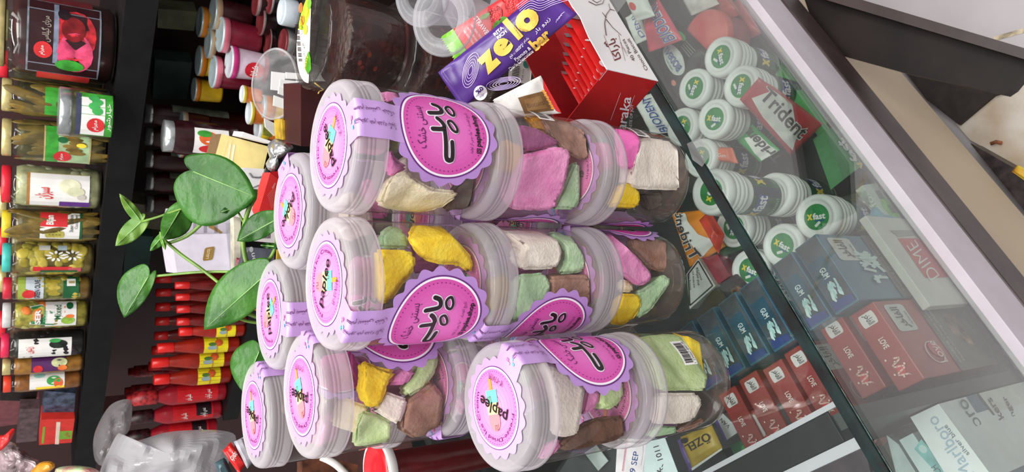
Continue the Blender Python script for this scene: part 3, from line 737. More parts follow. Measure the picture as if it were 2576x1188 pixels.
BOT = [((1785, 483), -.1305, (14, -60), 'gum bottle standing on top of another bottle, behind the glass edge'),
                      ((1771, 204), -.2372, (-18, 50), 'gum bottle beside the black gum pouch with white oval'),
                      ((1838, 125), -.2372, (10, 50), 'gum bottle furthest toward the red and white tub, under the dust haze'),
                      ((1881, 197), -.2372, (-10, 50), 'gum bottle partly under the red gum pouch'),
                      ((1819, 276), -.2372, (50, 4), 'gum bottle in the middle of the loose group, sticker facing up'),
                      ((1727, 284), -.2372, (-20, 50), 'gum bottle crossed by the glass edge beside the red carton'),
                      ((1770, 370), -.2372, (-15, 50), 'gum bottle behind the glass edge beside the orange pack'),
                      ((2048, 548), -.2372, (50, -6), 'gum bottle standing nearest the front pane, sticker reading upright'),
                      ((1955, 625), -.2372, (40, 22), 'gum bottle between the blue tobacco boxes and the tall bottle pair'),
                      ((1893, 672), -.2372, (46, 20), 'gum bottle under the glass edge next to the blue tobacco boxes'),
                      ((1842, 572), -.2372, (-10, 50), 'gum bottle lowest behind the stacked bottle pair')]
BP = [onz(q[0][0], q[0][1], q[1]) for q in BOT]
for it in range(300):                       # neighbours stand side by side, none through the pane
    for i in range(len(BP)):
        for j in range(i):
            d_ = BP[i]-BP[j]; d_.z = 0; l_ = d_.length
            if l_ < .0522:
                u_ = d_.normalized()*(.0522-l_)*.5
                if j == 0: BP[i] += u_*2
                else: BP[i] += u_; BP[j] -= u_
        n_ = (BP[i]-C0).dot(CN)
        if n_ > -.0285: BP[i] -= CN*(n_+.0285)
for (px, z, d, lab), p in zip(BOT, BP):
    bottle_at(p, z, capang(px, z, d), lab)
_p = BP[0]
dup(bottle_at.__defaults__[0][0], (_p.x+.004, _p.y-.004, -.1305-2*HB-.0004), 1.2, 'gum bottle carrying another gum bottle on its cap', 'white gum bottles')

def pouch(name, q, pl, th, m, lab, cat='gum pouch', group=None, nx=16, ny=10, wob=.0012):
    mb = MB(); f = pillow(mb, q, pl, th, m, nx, ny, .06, wob); return mb, f
def finish(mb, name, lab, cat, group=G): return mb.build(name, None, lab, cat, group)
def tx(mb, f, s, u0, v0, u1, v1, m, h=.0006, bold=.0, flip=False):
    v, fc = text(s, bold)
    if flip: v = [(1-a, 1-b) for a, b in v]
    mb.shape(dense(([(u0+(u1-u0)*a, v0+(v1-v0)*b) for a, b in v], fc), .07), f, m, h)
# red pouch with the white kite and big word
q = [(1861, 250), (1990, 392), (2082, 300), (1945, 155)]; 
_a, _b, _c = onz(1861, 250, -.226), onz(1945, 155, -.228), onz(2080, 300, -.304)
_n = (_b-_a).cross(_c-_a).normalized(); _n = _n if _n.z > 0 else -_n
pl = (_a, _n)
mb, f = pouch('gum_pouch', q, pl, .010, M((196, 58, 66), .35, var=.06, vscale=20), '')
mb.shape(merge(poly((.12, .62), (.30, .40), (.93, .22), (.80, .46), (.36, .80), (.10, .95))), f, OFFW, .0005) if False else None
mb.shape(dense(poly((.30, .96), (.10, .20), (.36, .12), (.96, .10), (.86, .36)), .07), f, OFFW, .0006)
tx(mb, f, 'Trident', .13, .32, .93, .66, M((228, 228, 226), .4, var=0), .0012, .06); tx(mb, f, 'Trident', .14, .34, .92, .64, M((62, 60, 62), .4, var=0), .0014, .02)
mb.shape(poly((.40, .70), (.50, .70), (.45, .84)), f, M((214, 50, 60), .4, var=0), .0012)
mb.shape(rect(.42, .90, .92, .95), f, OFFW, .0008)
finish(mb, 'gum_pouch', 'red gum pouch with white kite shape and big grey lettering', 'gum pouch')
# green one below it, upside down
q = [(1962, 378), (1893, 312), (1846, 348), (1912, 408)]; pl = HOR(-.285)
mb, f = pouch('gum_pouch', q, pl, .012, M((52, 168, 84), .35, var=.06, vscale=20), '')
mb.shape(dense(poly((.0, .1), (.6, .1), (.75, .6), (.0, .9)), .07), f, OFFW, .0006); tx(mb, f, 'Trident', -.25, .12, .95, .55, M((66, 64, 66), .4, var=0), .0011, .03)
finish(mb, 'gum_pouch', 'green gum pouch lying beneath the red gum pouch, lettering upside down', 'gum pouch')
# orange one left of the glass edge
q = [(1736, 672), (1690, 538), (1768, 528), (1826, 620)]; pl = HOR(-.235)
mb, f = pouch('gum_pouch', q, pl, .012, M((232, 140, 34), .35, var=.12, vscale=20), '')
mb.shape(dense(poly((.18, .95), (.05, .42), (.95, .10), (.98, .42), (.45, .62)), .07), f, OFFW, .0006)
tx(mb, f, 'Trident', .05, .08, 1.0, .42, OFFW, .0012, .05); tx(mb, f, 'Trident', .06, .10, .99, .40, M((66, 60, 62), .4, var=0), .0014, .02)
finish(mb, 'gum_pouch', 'orange gum pouch with white kite under the glass, beside the middle front jar', 'gum pouch')
q = [(1760, 555), (1784, 528), (1822, 590), (1808, 640)]
mb, f = pouch('snack_stick', q, HOR(-.212), .016, M((226, 76, 52), .2, var=.1, vscale=60), '')
finish(mb, 'snack_stick', 'shiny orange-red stick pack lying over the orange gum pouch', 'gum pack')
q = [(1792, 404), (1858, 412), (1842, 372), (1812, 370)]
mb, f = pouch('gum_pouch', q, HOR(-.25), .012, M((226, 108, 76), .4, var=.05), '')
tx(mb, f, 'Gum', .3, .3, .7, .55, OFFW); finish(mb, 'gum_pouch', 'small salmon orange pack between the gum bottles', 'gum pack')
# white and red sachets and the black pouch with an oval
def sach(q, z, th, m, lab, name='gum_pouch', cat='gum pouch'):
    mb, f = pouch(name, q, HOR(z), th, m, ''); return mb, f
mb, f = sach([(1718, 100), (1655, -5), (1618, 45), (1632, 132)], -.235, .012, M((222, 86, 104), .35, var=.12, vscale=30), '')
tx(mb, f, 'BIODENT', .05, .10, 1.0, .48, OFFW, .0014, .05); tx(mb, f, 'BIODENT', .06, .12, .99, .46, M((70, 96, 168), .4, var=0), .0026, .0)
finish(mb, 'gum_pouch', 'red gum pouch with pale outlined blue lettering beside the black pouch', 'gum pouch')
mb, f = sach([(1648, 40), (1620, -20), (1570, -10), (1600, 55)], -.215, .012, OFFW, '')
mb.shape(disc(.16, 16, 1, .5, .7), f, M((214, 70, 66), .4), .0006); finish(mb, 'gum_pouch', 'white gum pouch with a red strawberry at the frame edge', 'gum pouch')
mb, f = sach([(1632, 98), (1604, 25), (1574, 45), (1600, 112)], -.24, .012, OFFW, '')
tx(mb, f, 'DENT', .1, .1, .95, .4, M((70, 96, 168), .4, var=0), .0008); finish(mb, 'gum_pouch', 'white gum pouch with blue letters next to the red carton', 'gum pouch')
mb, f = sach([(1697, 252), (1645, 140), (1700, 48), (1792, 140)], -.262, .012, BLACKP, '')
mb.shape(dense(disc(.001, 30, 1, .50, .44, 330, 200), .07), f, M((214, 218, 214), .4, var=0), .0006)
tx(mb, f, 'BIODENT', .25, .37, .76, .51, M((60, 84, 160), .4, var=0), .0024, .01); tx(mb, f, 'FRESH MINT', .36, .29, .62, .33, GRN, .0024)
mb.shape(merge(disc(.001, 16, 1, .66, .86, 120, 60), disc(.001, 16, 1, .78, .78, 90, 60)), f, GRN2, .0008)
for k in range(4): mb.shape(rect(.25, .72+.045*k, .52, .74+.045*k), f, M((120, 124, 122), .5, var=0), .0008)
mb.shape(disc(.001, 10, 1, .2, .18, 50, 50), f, M((220, 140, 120), .5), .0008)
finish(mb, 'gum_pouch', 'black gum pouch with a large white oval and green mint leaf', 'gum pouch')
mb, f = sach([(1705, 330), (1650, 232), (1592, 250), (1640, 340)], -.268, .012, OFFW, '')
tx(mb, f, 'BIODENT', .02, .25, .95, .62, BLUW, .0008, .07); tx(mb, f, 'BIODENT', .03, .27, .94, .60, M((60, 82, 150), .4, var=0), .0012, .0)
finish(mb, 'gum_pouch', 'white gum pouch with blue lettering beside the foot of the front jar stack', 'gum pouch')
# hazy red and white tub and stack at the far right
o = thing('candy_tub', 'round red and white tub in the far corner of the glass case', 'tub', tuple(onz(1775, 95, -.27)), 0, G)
c = onz(1775, 95, -.27); Tm = Matrix.Translation((c.x, c.y, -.32))
mb = MB(); mb.lathe([(0, 0), (.034, 0), (.036, .004), (.036, .045)], M((168, 70, 66), .4, var=.1), Tm, 40); mb.build('tub_body', o)
mb = MB(); mb.lathe([(.0375, .040), (.0375, .050), (.034, .052), (0, .052)], M((226, 120, 110), .35, var=.2, vscale=30, c2=(206, 70, 66)), Tm, 40); mb.build('lid', o)
for i, (q, col, lab) in enumerate([([(1740, 40), (1700, -30), (1760, -60), (1810, 10)], (230, 226, 222), 'white gum pouch at the far right end of the case'), ([(1800, 60), (1770, -25), (1830, -60), (1880, 30)], (214, 96, 88), 'faded red pouch at the far right end near the front pane'),
                                   ([(1870, 105), (1830, 20), (1865, -10), (1915, 85)], (196, 84, 82), 'crumpled red wrapper pressed against the front pane')]):
    mb, f = sach(q, (-.28, -.30, -.33)[i], .012, M(col, .35, var=.12, vscale=50), ''); finish(mb, 'gum_pouch', lab, 'gum pouch')
# green cartons standing against the pane
for i in range(3):
    mb = MB(); pl = (cc(0, -.008-.013*i, 0), CN)
    q = [(1966-14*i, 172-6*i), (2022-14*i, 168-6*i), (2142-10*i, 318), (2078-10*i, 332)]
    slab(mb, q, pl, .011, M((104, 190, 116), .35, var=.14, vscale=30) if i % 2 == 0 else M((60, 150, 84), .35, var=.1))
    for k in range(5):
        t0 = .12+.17*k; a_ = (q[0][0]*(1-t0)+q[1][0]*t0, q[0][1]*(1-t0)+q[1][1]*t0); b_ = (q[3][0]*(1-t0)+q[2][0]*t0, q[3][1]*(1-t0)+q[2][1]*t0)
        D(mb, [a_, (a_[0]+4, a_[1]-1), (b_[0]+4, b_[1]-1), b_], pl, M((150, 214, 156), .4, var=0), .0004)
    mb.build('gum_carton', None, 'striped flat green gum carton upright at the pane, %s' % ('closest to the glass', 'middle one of three', 'innermost of three')[i], 'gum carton', G)
mb = MB(); pl = (cc(0, -.006, 0), CN)
slab(mb, [(2074, 326), (2152, 332), (2232, 426), (2122, 452)], pl, .018, M((96, 168, 112), .35, var=.08))
T(mb, 'fast', (2164, 396), (2118, 346), 24, pl, WHT, .0006, .03); T(mb, 'x', (2180, 413), (2166, 398), 20, pl, YEL, .0008, .04)
mb.build('gum_carton', None, 'green gum carton with white and yellow lettering against the front pane', 'gum carton', G)
pl = (cc(0, -.006, 0), CN); mb = MB()
slab(mb, [(2170, 466), (2240, 466), (2330, 575), (2250, 570)], pl, .010, M((190, 206, 196), .4, var=.08, vscale=40))
D(mb, ell(2240, 520, 34, 16, .9), pl, M((120, 190, 90), .5, var=.3, vscale=60)); T(mb, 'for', (2205, 515), (2180, 480), 18, pl, OFFW)
for k in range(3): D(mb, [(2200+30*k, 480+36*k), (2212+30*k, 478+36*k), (2226+30*k, 500+36*k), (2214+30*k, 502+36*k)], pl, M((110, 120, 116), .5))
mb.build('gum_carton', None, 'pale grey-green gum carton lying along the front pane', 'gum carton', G)
mb = MB(); slab(mb, [(2196, 520), (2238, 560), (2200, 585), (2172, 575)], HOR(-.30), .03, M((120, 176, 200), .4)); mb.build('gum_carton', None, 'small light blue carton behind the standing gum bottle by the pane', 'gum carton', G)
mb = MB(); p = pillow(mb, [(2110, 498), (2178, 478), (2190, 520), (2120, 530)], HOR(-.29), .01, CLEAR((225, 235, 230), .2, rough=.12), 10, 8, .05, .003); mb.build('cellophane', None, 'crumpled clear cellophane between the gum bottles and the pane', 'wrapper', G)
# warning card, dark packs
pl = HOR(-.225); mb = MB()
slab(mb, [(1727, 690), (1757, 650), (1800, 720), (1735, 778)], pl, .02, M((206, 208, 204), .5))
fr = [(1731, 691), (1757, 657), (1793, 719), (1736, 769)]
for a, b in zip(fr, fr[1:]+fr[:1]):
    l = math.hypot(b[0]-a[0], b[1]-a[1]); px_, py_ = -(b[1]-a[1])/l*1.6, (b[0]-a[0])/l*1.6
    D(mb, [(a[0]+px_, a[1]+py_), (a[0]-px_, a[1]-py_), (b[0]-px_, b[1]-py_), (b[0]+px_, b[1]+py_)], pl, INK, .0005)
for k in range(4):
    a, b = (1742+10*k, 685-3*k), (1762+10*k, 722-3*k) if k > 0 else (1754, 720)
    T(mb, ['Smoking kills', 'and harms you', 'and others', 'around you'][k], (1740+10*k, 730-6*k) if k < 3 else (1768, 704), (1737+9*k, 690-8*k) if k < 3 else (1757, 672), 6, pl, INK, .0005)
mb.build('tobacco_pack', None, 'tobacco pack with a framed white warning panel beside the middle front jar', 'tobacco pack', G)
mb = MB(); slab(mb, [(1762, 650), (1805, 640), (1836, 694), (1800, 720)], HOR(-.232), .02, M((150, 44, 54), .45, var=.1)); mb.build('tobacco_pack', None, 'dark red pack next to the framed warning panel', 'tobacco pack', G)
mb = MB(); slab(mb, [(1780, 636), (1824, 592), (1880, 622), (1806, 650)], HOR(-.24), .02, M((30, 84, 44), .45, var=.15)); mb.build('tobacco_pack', None, 'dark green pack under the lamp reflections on the glass', 'tobacco pack', G)
DARKP = M((40, 38, 40), .35, var=.25, vscale=25)
for q, z, lab in [([(1745, 790), (1800, 722), (1880, 800), (1800, 850)], -.23, 'black tobacco pack with a brown picture left of the warning panel'),
                  ([(1800, 722), (1850, 690), (1905, 745), (1880, 800)], -.235, 'black tobacco pack with a brown picture near the gum bottles'),
                  ([(1810, 1030), (1830, 880), (1900, 905), (1880, 1025)], -.24, 'black tobacco pack with a brown picture in front of the two-jar stack'),
                  ([(1700, 900), (1760, 820), (1830, 880), (1790, 960)], -.25, 'black tobacco pack with a brown picture under the two-jar stack'),
                  ([(1860, 640), (1905, 690), (1880, 740), (1850, 700)], -.25, 'black tobacco pack beside the bottle crossed by lamp reflections')]:
    mb = MB(); pl = HOR(z); slab(mb, q, pl, .022, DARKP)
    cx, cy = sum(a for a, b in q)/4, sum(b for a, b in q)/4
    D(mb, ell(cx, cy, 24, 15, .8), pl, M((120, 84, 58), .5, var=.5, vscale=120)); D(mb, ell(cx+14, cy+12, 10, 7, .8), pl, M((150, 110, 76), .5, var=.5, vscale=120), .0006)
    mb.build('tobacco_pack', None, lab, 'tobacco pack', G)
# --- tobacco boxes standing on end: spine up, big face to the pane
def tobacco(s, n, zt, L, W, Hh, col, kind, lab, first={}):
    """s, n: spot of the spine's front corner along and behind the pane"""
    loc = cc(s, n, CZ+.001)
    if kind not in first:
        o = thing('tobacco_box', lab, 'tobacco box', tuple(loc), 0, 'tobacco boxes standing in rows')
        ex, ey = CT*L, -CN*W
        base = M(col, .28, var=.08, vscale=18); edge = M(tuple(min(255, int(v*1.35+20)) for v in col), .3, var=0)
        O_ = Vector(loc); mb = MB(); mb.box(O_, ex, ey, ZUP*Hh, base); mb.build('carton', o, bevel=.0012)
        # spine print
        mb = MB(); tp = O_+ZUP*(Hh+.0006)
        spine = lambda u, v, h=0.0: tp+ex*(1-u)+ey*(1-v)+ZUP*h     # reads from the far end toward the viewer's left
        if kind == 'red':
            mb.shape(rrect(.07, .2, .23, .8, .06), spine, M((222, 214, 214), .35, var=0), 0)
            mb.shape(([(.085+.13*a, .34+.34*b) for a, b in text(ar('الفاخر'), .02)[0]], text(ar('الفاخر'), .02)[1]), spine, INK, .0004)
            mb.shape(textbox('LOVE', .40, .40, .53, .62, .02), spine, M((240, 220, 215), .35, var=0), .0003)
            sw = [(.66+.012*i, .5+.2*math.sin(i*.75)) for i in range(20)]
            mb.shape(stroke(sw, .02), spine, M((240, 190, 180), .3, var=0), .0003); mb.shape(disc(.06, 14, 1, .80, .5, 1, 2.4), spine, M((206, 46, 46), .3), .0002)
            mb.shape(merge(*[disc(.013, 8, 1, .64+.06*i, .22+.5*(i % 3)/2, 1, 2.6) for i in range(5)]), spine, M((244, 214, 206), .3, var=0), .0003)
        else:
            mb.shape(rect(.02, .06, .97, .94), spine, M((66, 78, 86), .25, var=.25, vscale=40), -.0002); mb.shape(rect(.28, .12, .62, .8), spine, M((28, 78, 98), .25, var=.2, vscale=40), 0); mb.shape(textbox('GUM', .42, .38, .56, .62, .02), spine, M((220, 232, 236), .3, var=0), .0004)
            rr = random.Random(4)
            for i in range(22):
                mb.shape(xf(rrect(-.035, -.06, .035, .06, .015), 1, rr.uniform(0, 3), .74+rr.uniform(-.09, .09), .5+rr.uniform(-.22, .22)), spine, M((206, 232, 232), .25, var=0) if i % 2 else M((168, 206, 208), .25, var=0), .0003+.00005*i)
            mb.shape(poly((.84, .1), (.97, .1), (.97, .9), (.88, .9)), spine, M((38, 62, 128), .3), .0002)
        mb.build('spine_print', o)
        mb = MB(); fp = O_+CN*.0006
        face = lambda u, v, h=0.0: fp+CT*(L*(1-u))+ZUP*(Hh*(1-v))+CN*h  # upside-down print, top of the design at the spine
        fl = lambda sh: ([(1-a, 1-b) for a, b in sh[0]], sh[1])
        grey = M((96, 92, 90), .4, var=.25, vscale=30)
        F2 = lambda u, v, h=0.0: fp+CT*(L*(1-u))+ZUP*(Hh*(1-v))+CN*h
        mb.shape(rrect(.06, .07, .42, .30, .04), F2, M((196, 196, 194), .3, var=.06), 0)
        def rot(s_, x0, x1, y0, y1, m_, h_=.0004, b_=0.0):        # lettering running along the spine, seen from above
            v_, f_ = text(s_, b_); mb.shape(([(x1-(x1-x0)*a_, y1-(y1-y0)*b_2) for a_, b_2 in v_], f_), F2, m_, h_)
        rot(ar('الفاخر'), .10, .38, .12, .24, INK, .0005, .02); rot('ALFAKHER', .16, .34, .255, .275, INK)
        mb.shape(rect(.0, .46, 1, 1.0), F2, grey, .0002)
        if kind == 'red':
            mb.shape(stroke([(.72+.14*math.cos(t*.5), .30+.09*math.sin(t*.5)) for t in range(14)], .012), F2, M((226, 190, 186), .3, var=0), .0003); mb.shape(disc(.1, 18, 1, .68, .33, 1, .7), F2, M((190, 60, 64), .3), .0002); rot('Love', .58, .86, .28, .37, M((236, 214, 210), .3, var=0), .0006)
        else:
            rr = random.Random(9)
            for i in range(26): mb.shape(xf(rrect(-.06, -.02, .06, .02, .006), 1, rr.uniform(0, 3), .52+rr.uniform(-.2, .2), .36+rr.uniform(-.08, .08)), F2, M((188, 212, 210), .3, var=.05), .0003+.00004*i)
        rot('Smoking causes cancer', .1, .9, .50, .54, M((176, 172, 168), .4, var=0)); rot('heart and lung disease', .12, .88, .56, .595, M((176, 172, 168), .4, var=0))
        mb.shape(disc(.2, 20, 1, .45, .76, 1, .5), F2, M((140, 112, 92), .5, var=.5, vscale=60), .0004); mb.shape(disc(.1, 14, 1, .62, .82, 1, .5), F2, M((160, 130, 110), .5, var=.5, vscale=90), .0005)
        mb.build('face_print', o); first[kind] = o; first[kind+'L'] = loc; return o
    src = first[kind]; o = dup(src, tuple(loc), 0, lab, 'tobacco boxes standing in rows'); return o
red = (156, 52, 46); blue = (44, 100, 124)
RS = [(.0575, -.0155), (.066, -.050), (.060, -.100), (.058, -.132), (.062, -.166), (.060, -.200)]
for i, (s_, n_) in enumerate(RS):
    tobacco(s_, n_, 0, .080, .027, .163, red, 'red', 'red tobacco box standing on end, %s' % ('nearest the front pane', 'second from the front pane', 'first behind the glass edge', 'second behind the glass edge', 'third behind the glass edge', 'last of its row, deep in the case')[i])
BS = [(.1400, -.0165), (.1405, -.048), (.1415, -.095), (.1425, -.128), (.144, -.162), (.146, -.196)]
for i, (s_, n_) in enumerate(BS):
    tobacco(s_, n_, 0, .076, .028, .183, blue, 'blue', 'blue gum-flavour tobacco box standing on end, %s' % ('nearest the front pane', 'second from the front pane', 'first behind the glass edge', 'second behind the glass edge', 'third behind the glass edge', 'last of its row, deep in the case')[i])
# the red and white carton in front of the blue boxes
o = thing('tobacco_carton', 'white carton with a red rounded panel in front of the blue tobacco boxes', 'tobacco carton', tuple(cc(.135, -.012, CZ+.001)), 0, G)
mb = MB(); p0 = cc(.122, -.0125, CZ+.001); mb.box(p0, CT*.112, CN*.009, ZUP*.088, M((206, 206, 200), .4, var=.03)); mb.build('carton', o, bevel=.001)
mb = MB(); pl = (p0+CN*.0092, CN)
D(mb, [(2258, 600), (2306, 600), (2350, 625), (2385, 668), (2393, 692), (2382, 698), (2328, 700), (2300, 660)], pl, M((196, 52, 50), .4, var=.04)); T(mb, 'DIME', (2362, 694), (2300, 604), 26, pl, OFFW, .0007, -.01); T(mb, 'classic', (2378, 672), (2345, 628), 7, pl, M((230, 190, 150), .4, var=0), .0007)
D(mb, [(2238, 580), (2300, 580), (2345, 612), (2340, 618), (2300, 592), (2258, 596)], pl, M((150, 150, 146), .4, var=.05), .0005)
mb.build('printed_panel', o, label='red panel with white lettering')
mb = MB(); pillow(mb, [(2352, 590), (2368, 585), (2425, 652), (2412, 664)], (cc(0, -.0035, 0), CN), .010, M((122, 26, 40), .3, var=.1)); mb.build('chewing_sweet', None, 'dark red wrapped sweet fallen between carton and pane', 'sweet', G)
mb = MB(); pillow(mb, [(2400, 662), (2420, 655), (2472, 720), (2450, 730)], (cc(0, -.0035, 0), CN), .010, M((112, 150, 48), .3, var=.15)); mb.build('chewing_sweet', None, 'green wrapped sweet fallen between carton and pane', 'sweet', G)
# flat red pack, green pack, yellow coffee sachet, notes under the glass
pl = HOR(-.185); mb = MB()
slab(mb, [(1850, 1056), (1897, 1031), (1975, 1118), (1902, 1156)], pl, .022, M((164, 52, 50), .3, var=.08))
q = tq((1895, 1117), (1866, 1060), 36); f = quadfn([(1897, 1118), (1864, 1058), (1898, 1040), (1930, 1096)], *pl)
mb.shape(rrect(.02, .04, .98, .98, .12), f, M((206, 206, 204), .3, var=.05), .0004); mb.shape(([(.1+.8*a, .3+.45*b) for a, b in text(ar('الفاخر'), .02)[0]], text(ar('الفاخر'), .02)[1]), f, INK, .0008); mb.shape(textbox('ALFAKHER', .2, .1, .8, .22), f, INK, .0008)
D(mb, ell(1940, 1110, 20, 12, .9), pl, M((206, 60, 52), .3), .0004); D(mb, ell(1930, 1120, 10, 6, .4), pl, M((230, 190, 186), .3), .0006)
D(mb, [(1925, 1030), (1975, 1010), (2030, 1080), (1978, 1112)], pl, M((60, 48, 48), .4, var=.2), .0003)
mb.build('tobacco_box', None, 'red tobacco box lying flat with its silver badge up, beside the black partition', 'tobacco box', G)
mb = MB(); pl = HOR(-.20); slab(mb, [(1836, 1122), (1892, 1096), (1940, 1165), (1870, 1195)], pl, .02, M((34, 100, 54), .35, var=.3, vscale=40)); D(mb, ell(1862, 1165, 14, 22, .3, 7), pl, M((176, 206, 206), .4, var=.1)); D(mb, ell(1880, 1130, 16, 12, .3, 7), pl, M((70, 150, 70), .4), .0005)
mb.build('tobacco_box', None, 'green tobacco box with pale mint cubes beside the flat red box', 'tobacco box', G)
pl = HOR(-.17); mb = MB(); f = pillow(mb, [(1742, 1178), (1712, 1100), (1790, 1068), (1818, 1128)], pl, .008, M((206, 170, 58), .35, var=.08, vscale=50), 12, 8, .04)
T(mb, 'ÖZEL', (1786, 1086), (1728, 1120), 26, pl, INK, .0052, .01); D(mb, ell(1728, 1108, 9, 7), pl, INK, .005)
D(mb, [(1742, 1178), (1818, 1127), (1820, 1131), (1744, 1184)], pl, OFFW, .002)
mb.build('coffee_sachet', None, 'yellow coffee sachet with black lettering under the glass', 'sachet', G)
mb = MB(); pillow(mb, [(1735, 1188), (1704, 1108), (1716, 1102), (1750, 1180)], HOR(-.18), .006, M((112, 84, 160), .35, var=.1)); mb.build('coffee_sachet', None, 'purple sachet edge showing left of the yellow sachet', 'sachet', G)
mb = MB(); pl = HOR(-.19); slab(mb, [(1800, 1060), (1818, 1040), (1862, 1084), (1822, 1112)], pl, .02, M((206, 206, 208), .5)); D(mb, [(1798, 1062), (1804, 1055), (1830, 1108), (1822, 1112)], pl, M((120, 92, 176), .4)); T(mb, 'VAN', (1838, 1072), (1816, 1052), 9, pl, INK); mb.build('tobacco_pack', None, 'white and purple pack between the yellow sachet and flat red box', 'tobacco pack', G)
mb = MB(); slab(mb, [(1745, 1190), (1815, 1132), (1846, 1175), (1835, 1200), (1740, 1200)], HOR(-.2), .03, DARKP); mb.build('tobacco_pack', None, 'black pack below the yellow coffee sachet', 'tobacco pack', G)
pl = (Vector((0, 0, -GT-.0012)), ZUP)
mb = MB(); slab(mb, [(1553, 1105), (1628, 1104), (1618, 1192), (1548, 1196)], pl, .0004, M((236, 222, 230), .6))
for k in range(9): T(mb, 'mmnm', (1570+1.2*k, 1186-9*k), (1571+1.2*k, 1178-9*k), 5, pl, M((206, 60, 110), .6, var=0))
T(mb, '9 SEP', (1598, 1190), (1608, 1138), 14, pl, M((50, 70, 140), .6, var=0)); mb.shape(stroke([(0, .1), (.3, .0), (.7, .05), (1, .3)], .05), quadfn(tq((1614, 1170), (1621, 1120), 8), *pl), M((50, 70, 140), .6, var=0), .0005)
mb.build('paper_note', None, 'pink paper note with red and blue handwriting under the glass', 'paper note', G)
mb = MB(); slab(mb, [(1629, 1104), (1673, 1103), (1708, 1196), (1616, 1196)], pl, .0004, M((206, 216, 220), .6, var=.03)); T(mb, '1101', (1644, 1125), (1655, 1160), 14, pl, INK); T(mb, 'k-', (1664, 1190), (1672, 1170), 12, pl, INK)
mb.build('paper_note', None, 'bluish paper note with black pen marks under the glass', 'paper note', G)
# cigarette packs in the left compartment
def cig(quad_spine, z, H_, m, lab, deco=None):
    mb = MB(); pl = HOR(z); P = slab(mb, quad_spine, pl, H_, m)
    if deco: deco(mb, pl)
    return mb.build('cigarette_pack', None, lab, 'cigarette pack', G)
lt = M((206, 210, 214), .35, var=.03)
def marl(mb, pl):
    T(mb, 'Marlboro', (2452, 1190), (2354, 1044), 30, pl, M((140, 164, 184), .35, var=0), .0005); T(mb, 'silver blue', (2440, 1142), (2381, 1068), 11, pl, M((50, 74, 104), .35, var=0), .0005)
    # front face, toward the pane
    p = onz(2350, 1000, pl[0].z); fp = (p+CN*.0005, CN)
    D(mb, [(2425, 989), (2450, 984), (2576, 1150), (2576, 1230), (2570, 1230)], fp, M((70, 96, 122), .4, var=.05)); D(mb, [(2450, 984), (2456, 984), (2590, 1160), (2590, 1170)], fp, INK, .0006)
    T(mb, 'Marlboro', (2550, 1186), (2424, 1002), 26, fp, M((84, 92, 104), .4, var=0), .0008)
    D(mb, [(2456, 984), (2560, 966), (2680, 1150), (2600, 1180)], fp, M((196, 196, 194), .45), .0005)
    T(mb, 'Smokers', (2562, 1110), (2490, 1000), 15, fp, INK, .0009, .02); T(mb, 'die younger', (2600, 1140), (2530, 995), 14, fp, INK, .0009, .02)
cig([(2284, 1041), (2350, 1000), (2500, 1205), (2385, 1205)], -.15, -CZ-.152, lt, 'white cigarette carton with grey-blue lettering, nearest the front pane', marl)
def chd(mb, pl): T(mb, 'CH', (2370, 1188), (2355, 1168), 16, pl, INK, .0005); D(mb, ell(2322, 1130, 12, 9, .8), pl, M((160, 190, 190), .4)); D(mb, [(2300, 1130), (2318, 1105), (2400, 1200), (2370, 1205)], pl, M((90, 160, 160), .35, var=.2), .0002)
cig([(2262, 1108), (2296, 1090), (2366, 1196), (2330, 1215)], -.16, -CZ-.162, M((176, 192, 196), .35, var=.1, vscale=30), 'pale teal cigarette pack behind the white carton', chd)
cig([(2230, 1095), (2260, 1118), (2320, 1215), (2260, 1215)], -.165, -CZ-.167, M((150, 164, 166), .35, var=.12), 'grey cigarette pack under the glass edge in the left compartment')
cig([(2215, 1012), (2280, 1000), (2288, 1036), (2262, 1075)], -.20, -CZ-.202, M((170, 168, 168), .35, var=.1), 'grey pack standing against the partition behind the white carton')
for i, (q, col, lab) in enumerate([([(2010, 1188), (2090, 1110), (2150, 1080), (2190, 1188)], (92, 74, 84), 'dark mauve pack seen through the glass left of the partition'), ([(2090, 1105), (2140, 1070), (2180, 1060), (2200, 1120), (2160, 1150)], (150, 96, 92), 'dull red pack seen through the glass left of the partition'),
                                   ([(1930, 1210), (2000, 1150), (2060, 1120), (2030, 1210)], (70, 60, 56), 'brown pack seen through the glass at the frame edge')]):
    cig(q, -.2-.01*i, .03, M(col, .5, var=.25, vscale=20), lab)

mb = MB(); tp_ = CLEAR((250, 250, 250), .30, rough=.15, dirtc=(214, 216, 214), key='old_tape', dscale=60)
P = [onpl(x, y, cc(0, .0054, 0), CN) for x, y in ((1728, 362), (1760, 345), (1786, 392), (1766, 420), (1742, 402))]
mb.prism(P, CN*.0003, tp_); mb.build('tape_strip', None, 'scrap of old clear tape stuck on the front pane near the glass edge', 'tape')
# ------------------------------------------------------------------ snack bars, biscuit box, tubs on the counter
# red and white biscuit carton with its lid torn off
bc0 = onz(1655, 205, .0006); _w = onz(1320, 200, .064); W1 = .076; LB = .21; HB2 = .0645
e1 = -CN; e2 = CT
o = thing('biscuit_carton', 'open red and white biscuit carton at the glass edge, full of red sachets', 'carton', tuple(bc0))
RED = M((186, 28, 30), .38, var=.03); REDI = M((150, 20, 26), .5, var=.05); WPAP = M((240, 238, 238), .42, var=.01)
bp = lambda a, b, z: bc0+e1*a+e2*b+ZUP*z
mb = MB(); tk = .0008
mb.box(bp(0, 0, 0), e1*W1, e2*LB, ZUP*tk, REDI)
mb.box(bp(W1-tk, 0, tk), e1*tk, e2*LB, ZUP*(HB2-tk), REDI)
mb.box(bp(0, LB-tk, tk), e1*W1, e2*tk, ZUP*(HB2-tk), REDI)
mb.box(bp(0, 0, tk), e1*W1, e2*tk, ZUP*(HB2-tk), RED)
